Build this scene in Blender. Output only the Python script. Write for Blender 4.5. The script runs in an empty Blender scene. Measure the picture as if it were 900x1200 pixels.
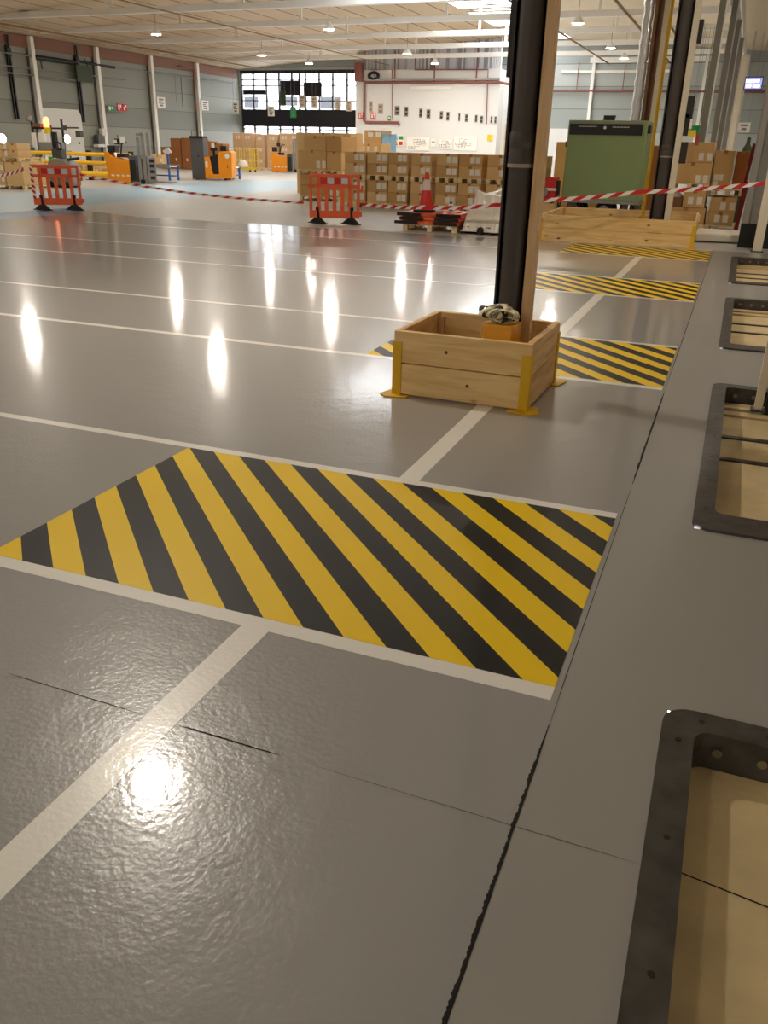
import bpy, math, random
from mathutils import Vector, Matrix
random.seed(7)
SC = bpy.context.scene
COL = SC.collection
PI = math.pi

# ------------------------------------------------------------------ colours and materials
def lin(r, g, b):
    f = lambda u: (u/255/12.92) if u/255 <= .04045 else ((u/255+.055)/1.055)**2.4
    return (f(r), f(g), f(b), 1)

def newmat(name):
    m = bpy.data.materials.new(name); m.use_nodes = True
    nt = m.node_tree
    return m, nt, nt.nodes['Principled BSDF']

def mat(name, col, rough=.5, metal=0.0, var=.10, scale=6.0, bump=0.0, bscale=40.0, spec=.5, alpha=1.0, trans=0.0):
    """plain surface with a slight noise variation of colour"""
    m, nt, b = newmat(name)
    c = lin(*col)
    tc = nt.nodes.new('ShaderNodeTexCoord')
    n = nt.nodes.new('ShaderNodeTexNoise'); n.inputs['Scale'].default_value = scale; n.inputs['Detail'].default_value = 5
    nt.links.new(tc.outputs['Object'], n.inputs['Vector'])
    mx = nt.nodes.new('ShaderNodeMix'); mx.data_type = 'RGBA'
    mx.inputs[6].default_value = [c[i]*(1-var) for i in range(3)]+[1]
    mx.inputs[7].default_value = [min(1, c[i]*(1+var)) for i in range(3)]+[1]
    nt.links.new(n.outputs['Fac'], mx.inputs[0])
    nt.links.new(mx.outputs[2], b.inputs['Base Color'])
    b.inputs['Roughness'].default_value = rough; b.inputs['Metallic'].default_value = metal
    b.inputs['Specular IOR Level'].default_value = spec
    if trans: b.inputs['Transmission Weight'].default_value = trans
    if alpha < 1: b.inputs['Alpha'].default_value = alpha
    if bump:
        n2 = nt.nodes.new('ShaderNodeTexNoise'); n2.inputs['Scale'].default_value = bscale; n2.inputs['Detail'].default_value = 4
        nt.links.new(tc.outputs['Object'], n2.inputs['Vector'])
        bp = nt.nodes.new('ShaderNodeBump'); bp.inputs['Strength'].default_value = bump; bp.inputs['Distance'].default_value = .01
        nt.links.new(n2.outputs['Fac'], bp.inputs['Height']); nt.links.new(bp.outputs['Normal'], b.inputs['Normal'])
    return m

def emis(name, col, strength):
    m, nt, b = newmat(name)
    b.inputs['Base Color'].default_value = (.8, .8, .8, 1)
    b.inputs['Emission Color'].default_value = lin(*col); b.inputs['Emission Strength'].default_value = strength
    return m

def wood(name, light, dark, axis='X', knots=True, rough=.6):
    m, nt, b = newmat(name)
    N, Lk = nt.nodes, nt.links
    tc = N.new('ShaderNodeTexCoord'); mp = N.new('ShaderNodeMapping')
    mp.inputs['Scale'].default_value = {'X': (1.2, 14, 14), 'Y': (14, 1.2, 14), 'Z': (14, 14, 1.2)}[axis]
    Lk.new(tc.outputs['Object'], mp.inputs['Vector'])
    n = N.new('ShaderNodeTexNoise'); n.inputs['Scale'].default_value = 1.6; n.inputs['Detail'].default_value = 7; n.inputs['Distortion'].default_value = .8
    Lk.new(mp.outputs['Vector'], n.inputs['Vector'])
    cr = N.new('ShaderNodeValToRGB'); e = cr.color_ramp.elements
    e[0].position = .30; e[0].color = lin(*dark); e[1].position = .62; e[1].color = lin(*light)
    Lk.new(n.outputs['Fac'], cr.inputs['Fac'])
    out = cr.outputs['Color']
    if knots:
        mp2 = N.new('ShaderNodeMapping')
        mp2.inputs['Scale'].default_value = {'X': (1, 2.0, 2.0), 'Y': (2.0, 1, 2.0), 'Z': (2.0, 2.0, 1)}[axis]
        Lk.new(tc.outputs['Object'], mp2.inputs['Vector'])
        v = N.new('ShaderNodeTexVoronoi'); v.inputs['Scale'].default_value = 3.4
        Lk.new(mp2.outputs['Vector'], v.inputs['Vector'])
        kr = N.new('ShaderNodeValToRGB'); k = kr.color_ramp.elements
        k[0].position = .07; k[0].color = (0, 0, 0, 1); k[1].position = .15; k[1].color = (1, 1, 1, 1)
        Lk.new(v.outputs['Distance'], kr.inputs['Fac'])
        mx = N.new('ShaderNodeMix'); mx.data_type = 'RGBA'
        mx.inputs[6].default_value = lin(86, 52, 26)
        Lk.new(kr.outputs['Color'], mx.inputs[0]); Lk.new(out, mx.inputs[7]); out = mx.outputs[2]
    Lk.new(out, b.inputs['Base Color']); b.inputs['Roughness'].default_value = rough
    return m

def floor_mat(name, col, rough, var, bump, peel=55.0, coat=0.0, spec=.5):
    """coated floor: gloss varies softly, orange-peel bump"""
    m, nt, b = newmat(name)
    N, Lk = nt.nodes, nt.links
    tc = N.new('ShaderNodeTexCoord')
    n = N.new('ShaderNodeTexNoise'); n.inputs['Scale'].default_value = .8; n.inputs['Detail'].default_value = 6
    Lk.new(tc.outputs['Object'], n.inputs['Vector'])
    c = lin(*col)
    mx = N.new('ShaderNodeMix'); mx.data_type = 'RGBA'
    mx.inputs[6].default_value = [c[i]*(1-var) for i in range(3)]+[1]; mx.inputs[7].default_value = [c[i]*(1+var) for i in range(3)]+[1]
    Lk.new(n.outputs['Fac'], mx.inputs[0]); Lk.new(mx.outputs[2], b.inputs['Base Color'])
    b.inputs['Roughness'].default_value = rough
    n1 = N.new('ShaderNodeTexNoise'); n1.inputs['Scale'].default_value = peel; n1.inputs['Detail'].default_value = 2
    n2 = N.new('ShaderNodeTexNoise'); n2.inputs['Scale'].default_value = 7; n2.inputs['Detail'].default_value = 3
    Lk.new(tc.outputs['Object'], n1.inputs['Vector']); Lk.new(tc.outputs['Object'], n2.inputs['Vector'])
    ad = N.new('ShaderNodeMath'); ad.operation = 'MULTIPLY_ADD'; ad.inputs[1].default_value = 2.2
    Lk.new(n2.outputs['Fac'], ad.inputs[0]); Lk.new(n1.outputs['Fac'], ad.inputs[2])
    if coat:
        b.inputs['Coat Weight'].default_value = coat; b.inputs['Coat Roughness'].default_value = .085; b.inputs['Coat IOR'].default_value = 1.5; b.inputs['Specular IOR Level'].default_value = spec
    bp = N.new('ShaderNodeBump'); bp.inputs['Strength'].default_value = bump; bp.inputs['Distance'].default_value = .0022
    Lk.new(ad.outputs[0], bp.inputs['Height']); Lk.new(bp.outputs['Normal'], b.inputs['Normal'])
    if coat > .5:
        b2 = N.new('ShaderNodeBump'); b2.inputs['Strength'].default_value = bump*3.2; b2.inputs['Distance'].default_value = .0022
        Lk.new(ad.outputs[0], b2.inputs['Height']); Lk.new(b2.outputs['Normal'], b.inputs['Normal'])
    if coat: Lk.new(bp.outputs['Normal'], b.inputs['Coat Normal'])
    return m

def banded(name, cols, period, axis=2, rough=.5, seam=.04):
    """horizontal sandwich panels: bands of slightly different greys with a thin seam"""
    m, nt, b = newmat(name)
    N, Lk = nt.nodes, nt.links
    tc = N.new('ShaderNodeTexCoord'); sp = N.new('ShaderNodeSeparateXYZ')
    Lk.new(tc.outputs['Object'], sp.inputs[0])
    d = N.new('ShaderNodeMath'); d.operation = 'DIVIDE'; d.inputs[1].default_value = period
    Lk.new(sp.outputs[axis], d.inputs[0])
    fr = N.new('ShaderNodeMath'); fr.operation = 'FRACT'; Lk.new(d.outputs[0], fr.inputs[0])
    cr = N.new('ShaderNodeValToRGB'); cr.color_ramp.interpolation = 'CONSTANT'
    e = cr.color_ramp.elements
    n = len(cols)
    e[0].position = 0; e[0].color = lin(*cols[0])
    e[1].position = 1/n; e[1].color = lin(*cols[1 % n])
    for i in range(2, n):
        x = e.new(i/n); x.color = lin(*cols[i])
    Lk.new(fr.outputs[0], cr.inputs['Fac'])
    d2 = N.new('ShaderNodeMath'); d2.operation = 'DIVIDE'; d2.inputs[1].default_value = period/n
    Lk.new(sp.outputs[axis], d2.inputs[0])
    f2 = N.new('ShaderNodeMath'); f2.operation = 'FRACT'; Lk.new(d2.outputs[0], f2.inputs[0])
    lt = N.new('ShaderNodeMath'); lt.operation = 'LESS_THAN'; lt.inputs[1].default_value = seam
    Lk.new(f2.outputs[0], lt.inputs[0])
    mx = N.new('ShaderNodeMix'); mx.data_type = 'RGBA'
    Lk.new(lt.outputs[0], mx.inputs[0]); Lk.new(cr.outputs['Color'], mx.inputs[6]); mx.inputs[7].default_value = [u*.55 for u in lin(*cols[0])[:3]]+[1]
    Lk.new(mx.outputs[2], b.inputs['Base Color']); b.inputs['Roughness'].default_value = rough
    return m

M = {}
M['floor'] = floor_mat('coated_grey_floor', (160, 160, 159), .28, .05, .17, coat=.75)
M['floor_far'] = floor_mat('pale_concrete_floor', (188, 187, 184), .42, .06, .2)
M['floor_blue'] = floor_mat('pale_blue_floor', (158, 188, 206), .38, .06, .2)
M['floor_blue_dark'] = floor_mat('blue_floor_line', (112, 146, 186), .38, .06, .2)
M['floor_dock'] = floor_mat('dock_strip_floor', (161, 160, 156), .33, .06, .18, coat=.3)
M['line'] = floor_mat('white_floor_paint', (246, 244, 238), .30, .04, .25, coat=.45)
M['hyellow'] = floor_mat('yellow_floor_paint', (252, 212, 4), .4, .04, .15, coat=.10, spec=.3)
M['hblack'] = floor_mat('black_floor_paint', (17, 17, 18), .4, .10, .15, coat=.10, spec=.3)
M['crack'] = mat('dark_joint', (26, 23, 20), .9)
M['pitfloor'] = mat('pit_concrete', (226, 204, 156), .7, var=.30, scale=4, bump=.3, bscale=25)
M['pitfloor2'] = mat('pit_board', (206, 184, 138), .7, var=.15, scale=9)
M['blacksteel'] = mat('worn_black_steel', (74, 70, 66), .45, .1, var=.95, scale=12, bump=.35, bscale=30)
M['black'] = mat('black_plastic', (22, 21, 21), .45, var=.15)
M['bolt'] = mat('steel_bolt', (150, 140, 120), .4, .8)
M['pine'] = wood('pine_board', (242, 208, 146), (222, 178, 112), 'X')
M['knot'] = mat('dark_pine_knot', (96, 60, 30), .6)
M['pine_y'] = wood('pine_board_side', (236, 196, 134), (206, 158, 96), 'Y')
M['pine_z'] = wood('pine_batten', (224, 188, 142), (204, 162, 116), 'Z', knots=False)
M['pallet'] = wood('pallet_wood', (248, 226, 178), (224, 190, 136), 'X', knots=False)
M['yellow'] = mat('yellow_painted_steel', (226, 178, 18), .45, var=.08)
M['railyellow'] = mat('guard_rail_yellow', (246, 192, 24), .4, var=.05)
M['orange'] = mat('orange_plastic', (240, 104, 58), .42, var=.07)
M['truck'] = mat('truck_orange', (246, 152, 10), .35, var=.05)
M['boxorange'] = mat('orange_wooden_block', (250, 176, 52), .5, var=.12, scale=12)
M['strap'] = mat('cream_strap', (250, 238, 206), .6, var=.1)
M['column'] = mat('dark_brown_steel', (44, 38, 34), .42, .1, var=.25, scale=4)
M['pipe'] = mat('dark_grey_downpipe', (74, 66, 60), .42, .15, var=.15, scale=3)
M['collar'] = mat('pale_pipe_ring', (168, 150, 138), .5)
M['post'] = mat('cream_painted_post', (226, 214, 190), .5, var=.06)
M['postwhite'] = mat('white_wall_post', (250, 248, 240), .5, var=.05)
M['dockpanel'] = mat('grey_ribbed_panel', (150, 146, 138), .5, var=.1, scale=2)
M['brownpanel'] = mat('brown_board', (136, 112, 88), .55, var=.15, scale=3)
M['green'] = mat('green_machine_paint', (146, 168, 114), .5, var=.07, scale=2)
M['darkgreen'] = mat('dark_green_metal', (62, 72, 36), .6, var=.1)
M['rubber'] = mat('black_rubber', (28, 27, 27), .75)
M['grey'] = mat('grey_machine_metal', (150, 148, 144), .4, .3, var=.1)
M['darkgrey'] = mat('dark_grey_metal', (88, 88, 88), .45, .2, var=.1)
M['colgrey'] = mat('grey_column_paint', (132, 128, 120), .5, .0, var=.1)
M['silver'] = mat('silver_duct_foil', (226, 229, 234), .25, .45, var=.1, bump=.8, bscale=14)
M['rust'] = mat('rusty_brown_steel', (128, 92, 62), .6, .1, var=.2)
M['red'] = mat('red_plastic', (206, 32, 34), .45, var=.08)
M['darkred'] = mat('dark_red_sheet', (124, 16, 22), .6, var=.15)
M['pipered'] = mat('red_brown_pipe', (142, 84, 74), .5, var=.1)
M['white'] = mat('white_plastic', (238, 236, 230), .45, var=.04)
M['label'] = mat('white_paper', (246, 240, 230), .6, var=.03)
M['slab'] = mat('white_foam_slab', (232, 226, 212), .6, var=.06)
M['reflector'] = mat('grey_white_reflector', (206, 202, 206), .35, var=.08)
M['cone'] = mat('red_cone', (214, 44, 30), .5, var=.08)
M['conewhite'] = mat('cone_sleeve', (222, 206, 200), .4, var=.06)
M['card'] = [mat('cardboard', (220, 180, 120), .75, var=.07, scale=3), mat('pale_cardboard', (228, 190, 134), .75, var=.07, scale=3),
             mat('dark_cardboard', (208, 164, 106), .75, var=.08, scale=3)]
M['cardbrown'] = mat('brown_cardboard', (168, 108, 58), .75, var=.1, scale=3)
M['cardpale'] = mat('wrapped_cardboard', (222, 184, 138), .35, var=.1, scale=2)
M['tape'] = mat('packing_tape', (178, 120, 62), .35, var=.05)
M['wrap'] = mat('stretch_film', (240, 228, 208), .18, var=.04, trans=.0, alpha=.22)
M['blue'] = mat('blue_painted_steel', (56, 102, 178), .45, var=.08)
M['greenplastic'] = mat('green_wheel_hub', (92, 188, 60), .5)
M['wallgrey'] = banded('grey_panel_wall', [(140, 142, 131), (150, 152, 140), (132, 134, 124), (144, 146, 135)], 4.4)
M['wallback'] = banded('pale_panel_wall', [(164, 170, 165), (178, 183, 178), (158, 164, 160)], 3.9)
M['wallwhite'] = mat('white_plaster', (226, 225, 222), .7, var=.02, scale=.5)
M['walldock'] = mat('dock_wall', (168, 160, 148), .6, var=.06, scale=1)
M['frieze'] = mat('red_brown_frieze', (140, 96, 74), .6, var=.12, scale=2)
M['doorwhite'] = mat('white_sectional_door', (226, 226, 218), .5, var=.04)
M['beige'] = mat('beige_door', (226, 196, 148), .6, var=.05)
M['frame'] = mat('black_window_frame', (26, 24, 32), .4, var=.1)
def shade_stripe_mat():  # random grey stripes in the colour stand in for the corrugation's shading
    m, nt, b = newmat('shade_striped_sheet'); N, Lk = nt.nodes, nt.links
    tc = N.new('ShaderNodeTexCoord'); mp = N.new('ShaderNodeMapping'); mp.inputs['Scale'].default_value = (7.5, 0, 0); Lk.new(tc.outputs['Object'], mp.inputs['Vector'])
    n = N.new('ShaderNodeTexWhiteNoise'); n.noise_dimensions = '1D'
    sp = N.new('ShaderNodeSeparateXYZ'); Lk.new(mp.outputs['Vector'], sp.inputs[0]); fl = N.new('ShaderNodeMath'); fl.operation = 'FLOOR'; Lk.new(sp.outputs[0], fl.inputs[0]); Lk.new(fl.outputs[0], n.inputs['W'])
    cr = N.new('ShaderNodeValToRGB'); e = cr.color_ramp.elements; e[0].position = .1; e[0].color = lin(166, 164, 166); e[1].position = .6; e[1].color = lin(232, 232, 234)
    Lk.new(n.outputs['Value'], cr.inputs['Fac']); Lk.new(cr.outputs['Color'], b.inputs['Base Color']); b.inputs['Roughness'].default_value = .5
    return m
M['shade_stripes'] = shade_stripe_mat()
M['beam'] = mat('pale_concrete_beam', (246, 244, 238), .6, var=.05, scale=1)
M['rib'] = mat('brown_ceiling_rib', (150, 116, 84), .65, var=.1)
M['corr'] = mat('white_corrugated_sheet', (222, 222, 224), .45, var=.05, scale=1)
M['posterbrown'] = mat('beige_poster', (196, 172, 146), .6, var=.08)
M['postergrey'] = mat('grey_notice', (136, 128, 116), .6, var=.15, scale=14)
M['signgreen'] = mat('green_sign', (22, 150, 74), .5)
M['olive'] = mat('olive_green_board', (50, 66, 26), .6, var=.1)
M['signyellow'] = mat('yellow_sign', (240, 208, 30), .5)
M['ink'] = mat('grey_ink', (122, 122, 126), .6)
M['lightblue'] = mat('pale_blue_crate', (150, 196, 226), .5)
M['purple'] = mat('purple_print', (112, 76, 132), .6, var=.2, scale=9)
M['lamp'] = emis('lamp_glow', (255, 244, 229), 330)
M['lampdim'] = emis('dim_lamp_glow', (255, 240, 220), 150)
M['lampsmall'] = emis('small_lamp_glow', (255, 250, 240), 14)
M['screen'] = emis('lit_screen', (96, 104, 190), 1.0)
M['screenw'] = emis('lit_screen_text', (235, 235, 255), 5.0)
M['beacon'] = emis('orange_beacon_glow', (255, 110, 30), 3)
M['asphalt'] = mat('pale_yard', (190, 190, 190), .9, var=.05)
M['facade'] = mat('white_facade', (236, 238, 242), .8, var=.03)
M['facadedark'] = mat('dark_facade_glass', (44, 48, 56), .3)

def glass_mat():
    m, nt, b = newmat('clear_glass')
    b.inputs['Base Color'].default_value = (.95, .97, 1, 1); b.inputs['Roughness'].default_value = .03
    b.inputs['Alpha'].default_value = .12
    return m
M['glass'] = glass_mat()

def ceil_mat():
    m, nt, b = newmat('beige_ceiling_panels')
    N, Lk = nt.nodes, nt.links
    tc = N.new('ShaderNodeTexCoord'); sp = N.new('ShaderNodeSeparateXYZ'); Lk.new(tc.outputs['Object'], sp.inputs[0])
    d = N.new('ShaderNodeMath'); d.operation = 'DIVIDE'; d.inputs[1].default_value = 1.3; Lk.new(sp.outputs[0], d.inputs[0])
    f = N.new('ShaderNodeMath'); f.operation = 'FRACT'; Lk.new(d.outputs[0], f.inputs[0])
    lt = N.new('ShaderNodeMath'); lt.operation = 'LESS_THAN'; lt.inputs[1].default_value = .07; Lk.new(f.outputs[0], lt.inputs[0])
    n = N.new('ShaderNodeTexNoise'); n.inputs['Scale'].default_value = .35; n.inputs['Detail'].default_value = 5; Lk.new(tc.outputs['Object'], n.inputs['Vector'])
    mx = N.new('ShaderNodeMix'); mx.data_type = 'RGBA'; mx.inputs[6].default_value = lin(196, 172, 138); mx.inputs[7].default_value = lin(226, 206, 176)
    Lk.new(n.outputs['Fac'], mx.inputs[0])
    m2 = N.new('ShaderNodeMix'); m2.data_type = 'RGBA'; Lk.new(lt.outputs[0], m2.inputs[0]); Lk.new(mx.outputs[2], m2.inputs[6]); m2.inputs[7].default_value = lin(128, 96, 68)
    Lk.new(m2.outputs[2], b.inputs['Base Color']); b.inputs['Roughness'].default_value = .6
    return m
M['ceiling'] = ceil_mat()
M['ceilplain'] = mat('cream_ceiling_sheet', (232, 216, 188), .6, var=.05, scale=.6)

# ------------------------------------------------------------------ mesh builder
class MB:
    def __init__(s): s.v = []; s.f = []; s.mi = []; s.xf = None; s.mat = 0
    def _add(s, vs, fs):
        o = len(s.v)
        if s.xf is not None: vs = [s.xf @ Vector(p) for p in vs]
        s.v += [tuple(p) for p in vs]; s.f += [tuple(i+o for i in f) for f in fs]; s.mi += [s.mat]*len(fs)
        return s
    def box(s, x0, x1, y0, y1, z0, z1):
        vs = [(x0,y0,z0),(x1,y0,z0),(x1,y1,z0),(x0,y1,z0),(x0,y0,z1),(x1,y0,z1),(x1,y1,z1),(x0,y1,z1)]
        return s._add(vs, [(0,3,2,1),(4,5,6,7),(0,1,5,4),(1,2,6,5),(2,3,7,6),(3,0,4,7)])
    def prism(s, poly, axis, a, b):
        """poly of 2-D points extruded along axis from a to b. axis x: (y,z), y: (x,z), z: (x,y)"""
        n = len(poly)
        mk = {'x': lambda p, t: (t, p[0], p[1]), 'y': lambda p, t: (p[0], t, p[1]), 'z': lambda p, t: (p[0], p[1], t)}[axis]
        vs = [mk(p, a) for p in poly]+[mk(p, b) for p in poly]
        fs = [tuple(range(n))[::-1], tuple(range(n, 2*n))]+[(i, (i+1) % n, n+(i+1) % n, n+i) for i in range(n)]
        ar = sum(poly[i][0]*poly[(i+1) % n][1]-poly[(i+1) % n][0]*poly[i][1] for i in range(n))
        flip = (ar < 0) ^ (axis == 'y') ^ (b < a)
        if flip: fs = [f[::-1] for f in fs]
        return s._add(vs, fs)
    def tube(s, path, r, n=10, caps=True):
        P = [Vector(p) for p in path]; R = r if isinstance(r, (list, tuple)) else [r]*len(P)
        vs = []; prev = None
        for i, p in enumerate(P):
            t = (P[min(i+1, len(P)-1)]-P[max(i-1, 0)]).normalized()
            if prev is None:
                u = t.orthogonal().normalized()
            else:
                u = (prev-t*prev.dot(t)).normalized()
            prev = u; w = t.cross(u)
            for k in range(n):
                a = 2*PI*k/n; vs.append(p+(u*math.cos(a)+w*math.sin(a))*R[i])
        fs = []
        for i in range(len(P)-1):
            for k in range(n):
                k2 = (k+1) % n; fs.append((i*n+k, i*n+k2, (i+1)*n+k2, (i+1)*n+k))
        if caps: fs += [tuple(range(n))[::-1], tuple((len(P)-1)*n+k for k in range(n))]
        return s._add(vs, fs)
    def bar(s, p0, p1, w, h):
        """rectangular bar between two points"""
        a, b = Vector(p0), Vector(p1); t = (b-a).normalized()
        up = Vector((0, 0, 1)) if abs(t.z) < .95 else Vector((0, 1, 0))
        u = t.cross(up).normalized(); q = u.cross(t)
        vs = [c+u*sx*w/2+q*sy*h/2 for c in (a, b) for sx, sy in ((-1,-1),(1,-1),(1,1),(-1,1))]
        return s._add(vs, [(3,2,1,0),(4,5,6,7),(0,1,5,4),(1,2,6,5),(2,3,7,6),(3,0,4,7)])
    def lathe(s, prof, c=(0,0,0), n=20, axis='z'):
        vs = []
        for r, z in prof:
            for k in range(n):
                a = 2*PI*k/n; x, y = r*math.cos(a), r*math.sin(a)
                vs.append({'z': (c[0]+x, c[1]+y, c[2]+z), 'y': (c[0]+x, c[1]+z, c[2]+y), 'x': (c[0]+z, c[1]+x, c[2]+y)}[axis])
        fs = []
        for i in range(len(prof)-1):
            for k in range(n):
                k2 = (k+1) % n; fs.append((i*n+k, i*n+k2, (i+1)*n+k2, (i+1)*n+k))
        fs += [tuple(range(n))[::-1], tuple((len(prof)-1)*n+k for k in range(n))]
        if axis != 'z' and axis == 'y': fs = [f[::-1] for f in fs]
        return s._add(vs, fs)
    def quad(s, *p): return s._add(p, [tuple(range(len(p)))])
    def build(s, name, m, parent=None, bevel=0.0, smooth=True, loc=None):
        me = bpy.data.meshes.new(name); me.from_pydata(s.v, [], s.f)
        for x in (m if isinstance(m, (list, tuple)) else [m]): me.materials.append(x)
        me.polygons.foreach_set('material_index', s.mi)
        me.validate(); me.update()
        if smooth:
            me.polygons.foreach_set('use_smooth', [True]*len(me.polygons)); me.set_sharp_from_angle(angle=math.radians(35))
        o = bpy.data.objects.new(name, me); COL.objects.link(o)
        if parent: o.parent = parent
        if loc: o.location = loc
        if bevel:
            b = o.modifiers.new('bevel', 'BEVEL'); b.width = bevel; b.segments = 2; b.limit_method = 'ANGLE'; b.angle_limit = math.radians(40)
        return o

def B(*a): return MB().box(*a)

def tag(o, label=None, cat=None, group=None, kind=None):
    if label: o['label'] = label
    if cat: o['category'] = cat
    if group: o['group'] = group
    if kind: o['kind'] = kind
    return o

def thing(name, label, cat, loc, rz=0.0, group=None):
    o = bpy.data.objects.new(name, None); COL.objects.link(o); o.empty_display_size = .1
    o.location = loc; o.rotation_euler = (0, 0, rz)
    return tag(o, label, cat, group)

def struct(name, mb, m, label=None, parent=None, **k):
    o = mb.build(name, m, parent, **k)
    if parent is None: tag(o, label or name.replace('_', ' '), None, None, 'structure')
    return o

def copy_tree(o, parent=None):
    c = o.copy(); COL.objects.link(c)
    if parent: c.parent = parent
    for ch in list(o.children): copy_tree(ch, c)
    return c

ORD = ['first', 'second', 'third', 'fourth', 'fifth', 'sixth', 'seventh', 'eighth', 'ninth', 'tenth', 'eleventh', 'twelfth', 'thirteenth', 'fourteenth']

# ------------------------------------------------------------------ camera (from the vanishing points of the floor lines)
H = 1.6
pitch, roll, yaw, fpx = .415461496, .0217415107, -.371981020, 977.6
cy, sy = math.cos(yaw), math.sin(yaw)
fw = Vector((sy*math.cos(pitch), cy*math.cos(pitch), -math.sin(pitch)))
r0 = Vector((cy, -sy, 0)); u0 = r0.cross(fw)
rr = r0*math.cos(roll)+u0*math.sin(roll); uu = u0*math.cos(roll)-r0*math.sin(roll)
cam = bpy.data.cameras.new('camera'); co = bpy.data.objects.new('camera', cam); COL.objects.link(co)
mw = Matrix.Identity(4)
for i in range(3):
    mw[i][0] = rr[i]; mw[i][1] = uu[i]; mw[i][2] = -fw[i]
mw[2][3] = H
co.matrix_world = mw
cam.sensor_fit = 'VERTICAL'; cam.sensor_height = 36; cam.lens = fpx*36/1200; cam.clip_end = 400; cam.clip_start = .05
SC.camera = co

# ------------------------------------------------------------------ floor
XR = 2.7          # dock wall
PITS = [(-.55, 2.32), (3.80, 6.60), (7.95, 10.92), (12.25, 15.45)]
PX = .06          # inner edge of the pit row
f = MB()
def fq(mi, pts, z=0.0):
    f.mat = mi; f.quad(*[(x, y, z) for x, y in pts])
fq(0, [(-14.2, -20), (PX-.33, -20), (PX-.33, 16.35), (-12.5, 16.35), (-14.2, 16.9)])
fq(4, [(PX-.33, -20), (PX, -20), (PX, 16.35), (PX-.33, 16.35)])
ys = [-20]+[v for p in PITS for v in p]+[16.35]
for a, b in zip(ys[0::2], ys[1::2]): fq(4, [(PX, a), (XR, a), (XR, b), (PX, b)])
fq(1, [(-12.5, 16.35), (XR, 16.35), (XR, 61), (-36.2, 61), (-36.2, 36), (-15.4, 36), (-15.4, 17.3), (-14.2, 16.9)])
fq(3, [(-15.3, -20), (-14.2, -20), (-14.2, 16.9), (-15.4, 17.3)])
fq(2, [(-20.6, -20), (-15.3, -20), (-15.4, 17.3), (-15.4, 36), (-20.6, 36)])
fq(1, [(-36.2, -20), (-20.6, -20), (-20.6, 36), (-36.2, 36)])
floor = struct('floor', f, [M['floor'], M['floor_far'], M['floor_blue'], M['floor_blue_dark'], M['floor_dock']], 'glossy grey coated hall floor with paler concrete and a blue lane beyond', smooth=False)

# painted hazard hatches: 45 degree black stripes on yellow, white border lines
def clip(poly, ax, lim, keep_less):
    out = []
    for i in range(len(poly)):
        a, b = poly[i], poly[(i+1) % len(poly)]
        ia = (a[ax] <= lim) == keep_less or a[ax] == lim; ib = (b[ax] <= lim) == keep_less or b[ax] == lim
        if ia: out.append(a)
        if ia != ib:
            t = (lim-a[ax])/(b[ax]-a[ax]); out.append((a[0]+t*(b[0]-a[0]), a[1]+t*(b[1]-a[1])))
    return out
def hatch(y0, y1, label):
    X0, X1, z = -2.665, -.29, .0016
    m = MB(); per, wd = .3225, .16
    s0 = 1.10-3.76+y1 - per*12
    for i in range(40):
        for mi, a, b in ((1, s0+i*per, s0+i*per+wd), (0, s0+i*per+wd, s0+(i+1)*per)):
            p = [(a-y0, y0), (b-y0, y0), (b-y1, y1), (a-y1, y1)]
            for ax, lim, kl in ((0, X1, True), (0, X0, False)):
                if p: p = clip(p, ax, lim, kl)
            if len(p) > 2:
                m.mat = mi; m.quad(*[(x, y, z) for x, y in p])
    o = m.build('floor_marking', [M['hyellow'], M['hblack']], None, smooth=False); tag(o, label, None, None, 'structure')
    return o
hatch(2.30, 3.76, 'large yellow and black striped hatch painted on the near floor')
hatch(6.33, 7.78, 'yellow and black striped hatch painted behind the single post planter')
hatch(10.48, 11.94, 'yellow and black striped hatch, third one along the dock pits')
hatch(14.67, 16.15, 'yellow and black striped hatch just in front of the long planter')
def line(x0, x1, y0, y1, label, z=.001):
    o = MB().quad((x0, y0, z), (x1, y0, z), (x1, y1, z), (x0, y1, z)).build('floor_marking', M['line'], None, smooth=False)
    tag(o, label, None, None, 'structure'); return o
for y0, y1, lb in ((2.225, 2.30, 'white line along the near edge of the big striped hatch'), (3.76, 3.825, 'white line along the far edge of the big striped hatch'),
                   (6.25, 6.33, 'white line along the near edge of the hatch behind the planter'), (7.78, 7.85, 'white line along the far edge of the hatch behind the planter'),
                   (10.40, 10.48, 'white line along the near edge of the third hatch'), (11.94, 12.02, 'white line along the far edge of the third hatch'),
                   (14.58, 14.67, 'white line along the near edge of the hatch at the long planter'), (16.22, 16.35, 'white line where glossy grey floor meets pale concrete')):
    line(-12.5 if y1 > 14 else -14.2, -.29, y0, y1, lb)
for y0, y1, lb in ((-6, 2.225, 'wide white line running from the camera to the big hatch'), (3.825, 6.25, 'wide white line passing under the single post planter'),
                   (7.85, 10.40, 'wide white line between the second and third hatch'), (12.02, 14.58, 'wide white line between the third and fourth hatch')):
    line(-1.41, -1.30, y0, y1, lb)
line(-15.55, -15.43, 12.0, 22.5, 'white edge line beside the pale blue lane')
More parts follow.
